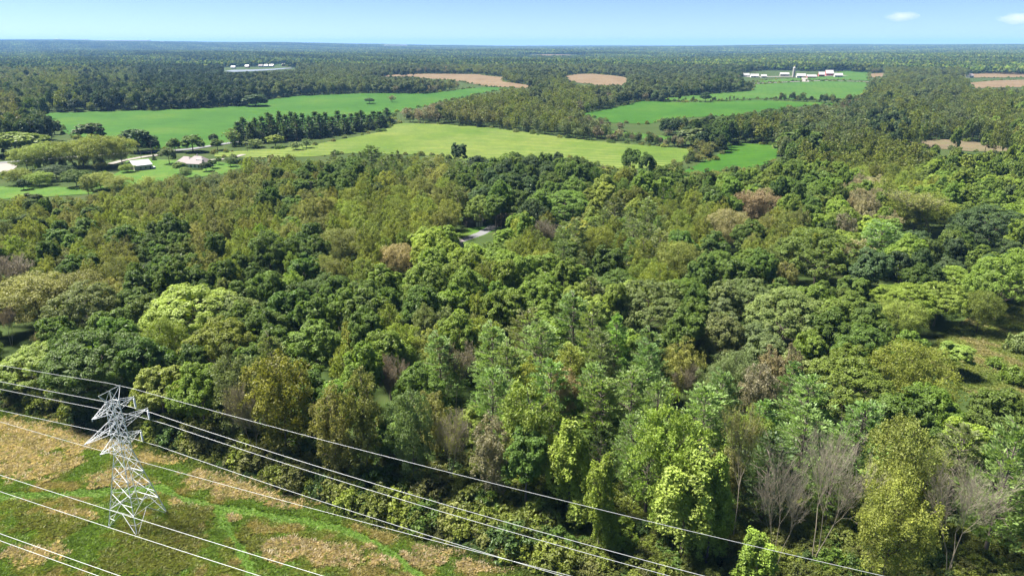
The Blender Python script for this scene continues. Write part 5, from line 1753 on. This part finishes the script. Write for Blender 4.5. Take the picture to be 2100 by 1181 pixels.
box('dormer', M_WHITE, fh, L * .72, L * .72 + 2.4, 2.4, 4.2, 4.6, 5.9)
# by the hidden drive
building('bungalow', 'low house with pale pinkish roof half hidden below the hidden drive', 'house', at(908, 512), at(950, 507), 9, 2.8, 2.2, 3.0, M_BEIGE, plain('pale_shingles', (.30, .25, .245), .85, .1, 1), [('window', 'f', .2, .35, .8, 2, M_GLASS)], over=.6)
building('garage', 'dark shed with white doors under the tree by the hidden drive', 'shed', at(958, 467), at(991, 464), 7, 2.7, 1.6, 0, M_DARK, plain('brown_shingles', (.08, .07, .065), .9, .2, 1.5),
         [('door', 'f', .55, .68, 0, 2.2, M_WHITE), ('door', 'f', .72, .83, 0, 2.2, M_WHITE), ('door', 'f', .87, .97, 0, 2.2, M_WHITE)])


def far_building(name, label, cat, x0, x1, y, D, zb, rise, mw, mr, tilt=0.0, group=None, ops=()):
    p0 = at(x0, y); p1 = at(x1, y + tilt)
    return building(name, label, cat, p0, p1, D, zb, rise, 0, mw, mr, ops, .8, group)


op = [('door', 'f', .4, .6, 0, 3, M_DARK)]
for x0, x1, y, D, zb, rise, mw, mr, nm in [
        (1524, 1537, 158, 14, 4, 5, M_WHITE, M_WROOF, 'white farm building at the left end of the far farmyard'),
        (1540, 1556, 159.5, 16, 4, 5, M_WHITE, M_WROOF, 'white gabled farm building second from left in the far farmyard'),
        (1561, 1572, 160, 14, 4, 4, M_BEIGE, M_WROOF, 'pale low shed left of the dark round farmyard tree'),
        (1600, 1618, 156.5, 16, 5, 4, M_BEIGE, M_WROOF, 'long pale barn left of the silo'),
        (1634, 1652, 160, 20, 5, 5, M_WHITE, M_WROOF, 'pale barn right of the silo'),
        (1655, 1674, 160.5, 16, 4, 4, M_RED, M_WROOF, 'low reddish shed with pale roof in the far farmyard'),
        (1679, 1691, 158, 18, 6, 6, M_RED, M_WROOF, 'red barn with gable and pale roof in the far farmyard'),
        (1694, 1709, 156.5, 24, 7, 8, M_RED, M_WROOF, 'largest white-roofed red barn in the far farmyard'),
        (1712, 1728, 159, 18, 5, 5, M_BEIGE, M_WROOF, 'pale roofed barn at the right end of the far farmyard')]:
    far_building('farm_building', nm, 'barn', x0, x1, y, D, zb, rise, mw, mr, 0, 'farm buildings of the far farmyard', op)
# silo
sp = at(1627, 158.5)
so = obj('silo', None, None, tuple(sp))
tag(so, 'tall white silo behind the trees of the far farmyard', 'silo')


def lathe(name, prof, m, parent, n=16):
    V = [(r * math.cos(k * 6.2832 / n), r * math.sin(k * 6.2832 / n), z) for r, z in prof for k in range(n)]
    Fs = [(i * n + k, i * n + (k + 1) % n, (i + 1) * n + (k + 1) % n, (i + 1) * n + k) for i in range(len(prof) - 1) for k in range(n)]
    return obj(name, mesh_np(name, V, Fs, [m], smooth=True), parent)


lathe('body', [(3.6, -1), (3.6, 22)], M_BEIGE, so)
lathe('dome', [(3.75, 21.8), (3.7, 22.6), (3.2, 24.2), (2.2, 25.4), (1, 26), (.02, 26.2)], M_WROOF, so)
# lakeside houses
for n, (x, y, wd, nm) in enumerate([(358, 142.5, 7, 'leftmost house left of the lake'), (378, 141, 8, 'reddish house left of the lake'), (398, 141.5, 8, 'pale house nearest the left end of the lake'), (438, 141, 9, 'pale cottage at the left shore of the lake'),
                                    (478, 141.5, 8, 'low cottage behind the left part of the lake'), (506, 139.5, 7, 'white house behind the middle of the lake, left one'), (534, 138.5, 8, 'brown house behind the middle of the lake'),
                                    (545, 138.3, 7, 'white house behind the lake, right of the brown one'), (556, 138, 8, 'pale house behind the right part of the lake'), (582, 136.5, 8, 'white cottage at the right end of the lake'), (592, 136, 6, 'rightmost small house by the lake'),
                                    (268, 157, 8, 'pale house among the trees far left of the lake'), (1992, 160, 9, 'small white farmhouse by the far right fields')]):
    far_building('lakeside_house' if n < 11 else 'cottage', nm, 'house', x - wd / 2, x + wd / 2, y, 11, 5.5, 4.5, [M_WHITE, M_RED, M_WHITE, M_BEIGE][n % 4], [M_ROOFP, M_ROOFG, M_WROOF][n % 3], 0, 'houses by the far lake' if n < 11 else None,
                 [('window', 'f', .15, .35, 1, 2.6, M_GLASS), ('window', 'f', .65, .85, 1, 2.6, M_GLASS)])
# houses among the mid-distance trees
far_building('cottage', 'white roofed house behind the middle wood near the brown fields', 'house', 1145, 1158, 180, 12, 4, 4, M_WHITE, M_WROOF)
far_building('cottage', 'pale house right of the middle wood below the brown field', 'house', 1257, 1272, 187, 12, 5, 4, M_BEIGE, M_ROOFP)


# far works and water tower on the ridge
def ridge_point(x, y):
    return at(x, y, up=8.0)


for x0, x1, y, zb, nm in [(112, 121, 91.5, 16, 'small white works building on the far left ridge'), (168, 178, 91.5, 16, 'white works building left of the long one on the ridge'),
                          (188, 300, 92.5, 20, 'long white works building on the far left ridge'), (326, 334, 93.5, 16, 'white works building right of the long one on the ridge'), (790, 832, 97.5, 16, 'long white works building on the far ridge near the middle')]:
    d = FW * F_PX + RT * ((x0 + x1) / 2 - 1050) - UP * (y - 590.5)
    t = 11500 / d[1]
    p = np.array([0, 0, CAM_H]) + d * t
    wd = (x1 - x0) / F_PX * 11500 / math.cos(PITCH)
    gz = float(height(p[0], p[1]))
    zz = max(zb + 14, p[2] - gz + zb / 2)
    building('works_building', nm, 'factory', (p[0] - wd / 2, p[1], gz), (p[0] + wd / 2, p[1], gz), 60, zz, 4, 0, M_WHITE, M_WROOF, (), 1)
d = FW * F_PX + RT * (610 - 1050) - UP * (95.5 - 590.5)
p = np.array([0, 0, CAM_H]) + d * (11000 / d[1])
gz = float(height(p[0], p[1]))
wt = obj('water_tower', None, None, (p[0], p[1], gz))
tag(wt, 'white water tower on the far ridge left of the middle', 'water tower')
hz_ = p[2] - gz
lathe('stem', [(9, -2), (6, 12), (5.5, hz_), (7, hz_ + 14)], M_WHITE, wt)
lathe('tank', [(7, hz_ + 14), (15, hz_ + 22), (17, hz_ + 30), (15, hz_ + 38), (8, hz_ + 44), (.1, hz_ + 46)], M_WHITE, wt)


# utility poles
def pole(x, y, h, label):
    p = at(x, y)
    o = obj('utility_pole', None, None, tuple(p))
    tag(o, label, 'pole', 'utility poles')
    lathe('post', [(.2, -.5), (.17, h * .5), (.12, h)], M_TIMBER, o, 8)
    box('crossarm', M_TIMBER, o, -1.2, 1.2, -.08, .08, h - .8, h - .62)
    for k in (-1.05, -.4, .4, 1.05):
        v, f = frusta(np.array([[k, 0, h - .62]]), np.array([[k, 0, h - .38]]), np.array([.07]), np.array([.05]), 6)
        obj('insulator', mesh_np('pin_insulator', v, f, [M_INS]), o)


pole(290, 326, 11, 'wooden utility pole behind the right end of the grey barn')
pole(312, 319, 10, 'slanting-looking utility pole by the road left of the farmhouse')
pole(504, 300, 11, 'utility pole at the left end of the dark spruce row')
pole(508, 312, 8, 'short utility pole by the drive below the spruce row')
pole(823, 252, 11, 'utility pole at the upper left corner of the hay field')
pole(872, 520, 12, 'pale utility pole left of the hidden drive')
pole(643, 432, 16, 'pale utility pole in the olive wood left of the middle')


# parked cars under the trees at the left
def car(x, y, rot, m, label):
    p = at(x, y)
    o = obj('parked_car', None, None, tuple(p + [0, 0, .5]), rot)
    tag(o, label, 'car', 'cars in the left yard')
    prof = [(-2.2, .3), (-2.2, .85), (-1.5, .95), (-.9, 1.45), (.7, 1.45), (1.3, .98), (2.1, .85), (2.2, .3)]
    V = [(a, s, b) for s in (-.85, .85) for a, b in prof]
    n = len(prof)
    Fs = [tuple(range(n)), tuple(reversed(range(n, 2 * n)))] + [(i, n + i, n + (i + 1) % n, (i + 1) % n) for i in range(n)]
    obj('body', mesh_np('body', V, Fs, [m]), o)
    box('windscreen', M_GLASS, o, .75, 1.25, -.78, .78, 1.0, 1.40)
    box('side_window', M_GLASS, o, -.85, .65, -.87, -.84, 1.0, 1.36)
    box('side_window', M_GLASS, o, -.85, .65, .84, .87, 1.0, 1.36)
    for wx in (-1.35, 1.35):
        for wy in (-.8, .8):
            v, f = frusta(np.array([[wx, wy - .1, .32]]), np.array([[wx, wy + .1, .32]]), np.array([.33]), np.array([.33]), 12)
            v = np.concatenate([v, [[wx, wy - .1, .32], [wx, wy + .1, .32]]])
            caps = [(24, (k + 1) % 12, k) for k in range(12)] + [(25, 12 + k, 12 + (k + 1) % 12) for k in range(12)]
            obj('wheel', mesh_np('wheel', v, [tuple(q) for q in f] + caps, [M_DARK]), o)


car(95, 326, .3, M_WHITE, 'white car parked at the left under the yellowing trees')
car(228, 327, .1, M_WHITE, 'white car parked left of the grey barn')
car(172, 326, .2, plain('dark_paint', (.05, .06, .08), .3, .05), 'dark car parked under the olive shade trees')

# hedge right of the farmhouse: each bush
for k in range(7):
    p = at(480 + k * 6, 336 - k * .6)
    place_single(dict(kind='U', col='BG', p=p, h=3.6, R=2.2, label='clipped dark bush in the hedge right of the farmhouse, ' + ['leftmost', 'second from left', 'third from left', 'middle one', 'third from right', 'second from right', 'rightmost'][k], dist=500, hero=True))
for k in range(5):
    p = at(384 + k * 7, 349)
    place_single(dict(kind='U', col='BG', p=p, h=1.6, R=1.6, label='small dark foundation bush before the farmhouse, ' + ['leftmost', 'second from left', 'middle one', 'second from right', 'rightmost'][k], dist=500, hero=True))

# ------------------------------------------------------------------ small clouds low in the sky and the haze of the air
def cloud_mat(t, p):
    t.nodes.remove(p)
    out = t.nodes['Material Output']
    v = N(t, 'ShaderNodeVolumePrincipled')
    v.inputs['Color'].default_value = (1, 1, 1, 1)
    tc = N(t, 'ShaderNodeTexCoord')
    ln = N(t, 'ShaderNodeVectorMath', operation='LENGTH')
    t.links.new(tc.outputs['Object'], ln.inputs[0])
    n = noise(t, 1.6, 4, .6, tc.outputs['Object'])
    f = mathn(t, 'SUBTRACT', 1.0, ln.outputs['Value'])
    f = mathn(t, 'ADD', f, mathn(t, 'MULTIPLY', mathn(t, 'SUBTRACT', n, .5), 1.5))
    f = mathn(t, 'MAXIMUM', f, 0.0)
    t.links.new(mathn(t, 'MULTIPLY', f, .0020), v.inputs['Density'])
    t.links.new(v.outputs[0], out.inputs['Volume'])


M_CLOUD = mat('cloud_vapour', cloud_mat)
bm = bmesh.new()
bmesh.ops.create_icosphere(bm, subdivisions=3, radius=1)
cme = bpy.data.meshes.new('cloud')
bm.to_mesh(cme); bm.free()
cme.materials.append(M_CLOUD)
for x, y, sx, sz, nm in [(1850, 34, 330, 100, 'small white cloud low in the sky at right'), (2092, 38, 420, 120, 'white cloud cut by the right edge of the sky')]:
    d = FW * F_PX + RT * (x - 1050) - UP * (y - 590.5)
    p = np.array([0, 0, CAM_H]) + d * (14000 / d[1])
    o = obj('cloud', cme, None, tuple(p), 0, (sx, sx * .8, sz))
    tag(o, nm, 'cloud', 'small clouds')


def haze_mat(t, p):
    t.nodes.remove(p)
    v = N(t, 'ShaderNodeVolumePrincipled')
    v.inputs['Color'].default_value = (.27, .54, 1, 1)
    v.inputs['Density'].default_value = HAZE
    t.links.new(v.outputs[0], t.nodes['Material Output'].inputs['Volume'])


HAZE = 4.7e-5
M_HAZE = mat('haze_air', haze_mat)
zlo = float(Z.min()) - 1.0
ho = box('haze', M_HAZE, None, -27000, 27000, -27000, 27000, zlo - 60, 190)
tag(ho, 'thin blue haze in the air', 'haze', kind='stuff')
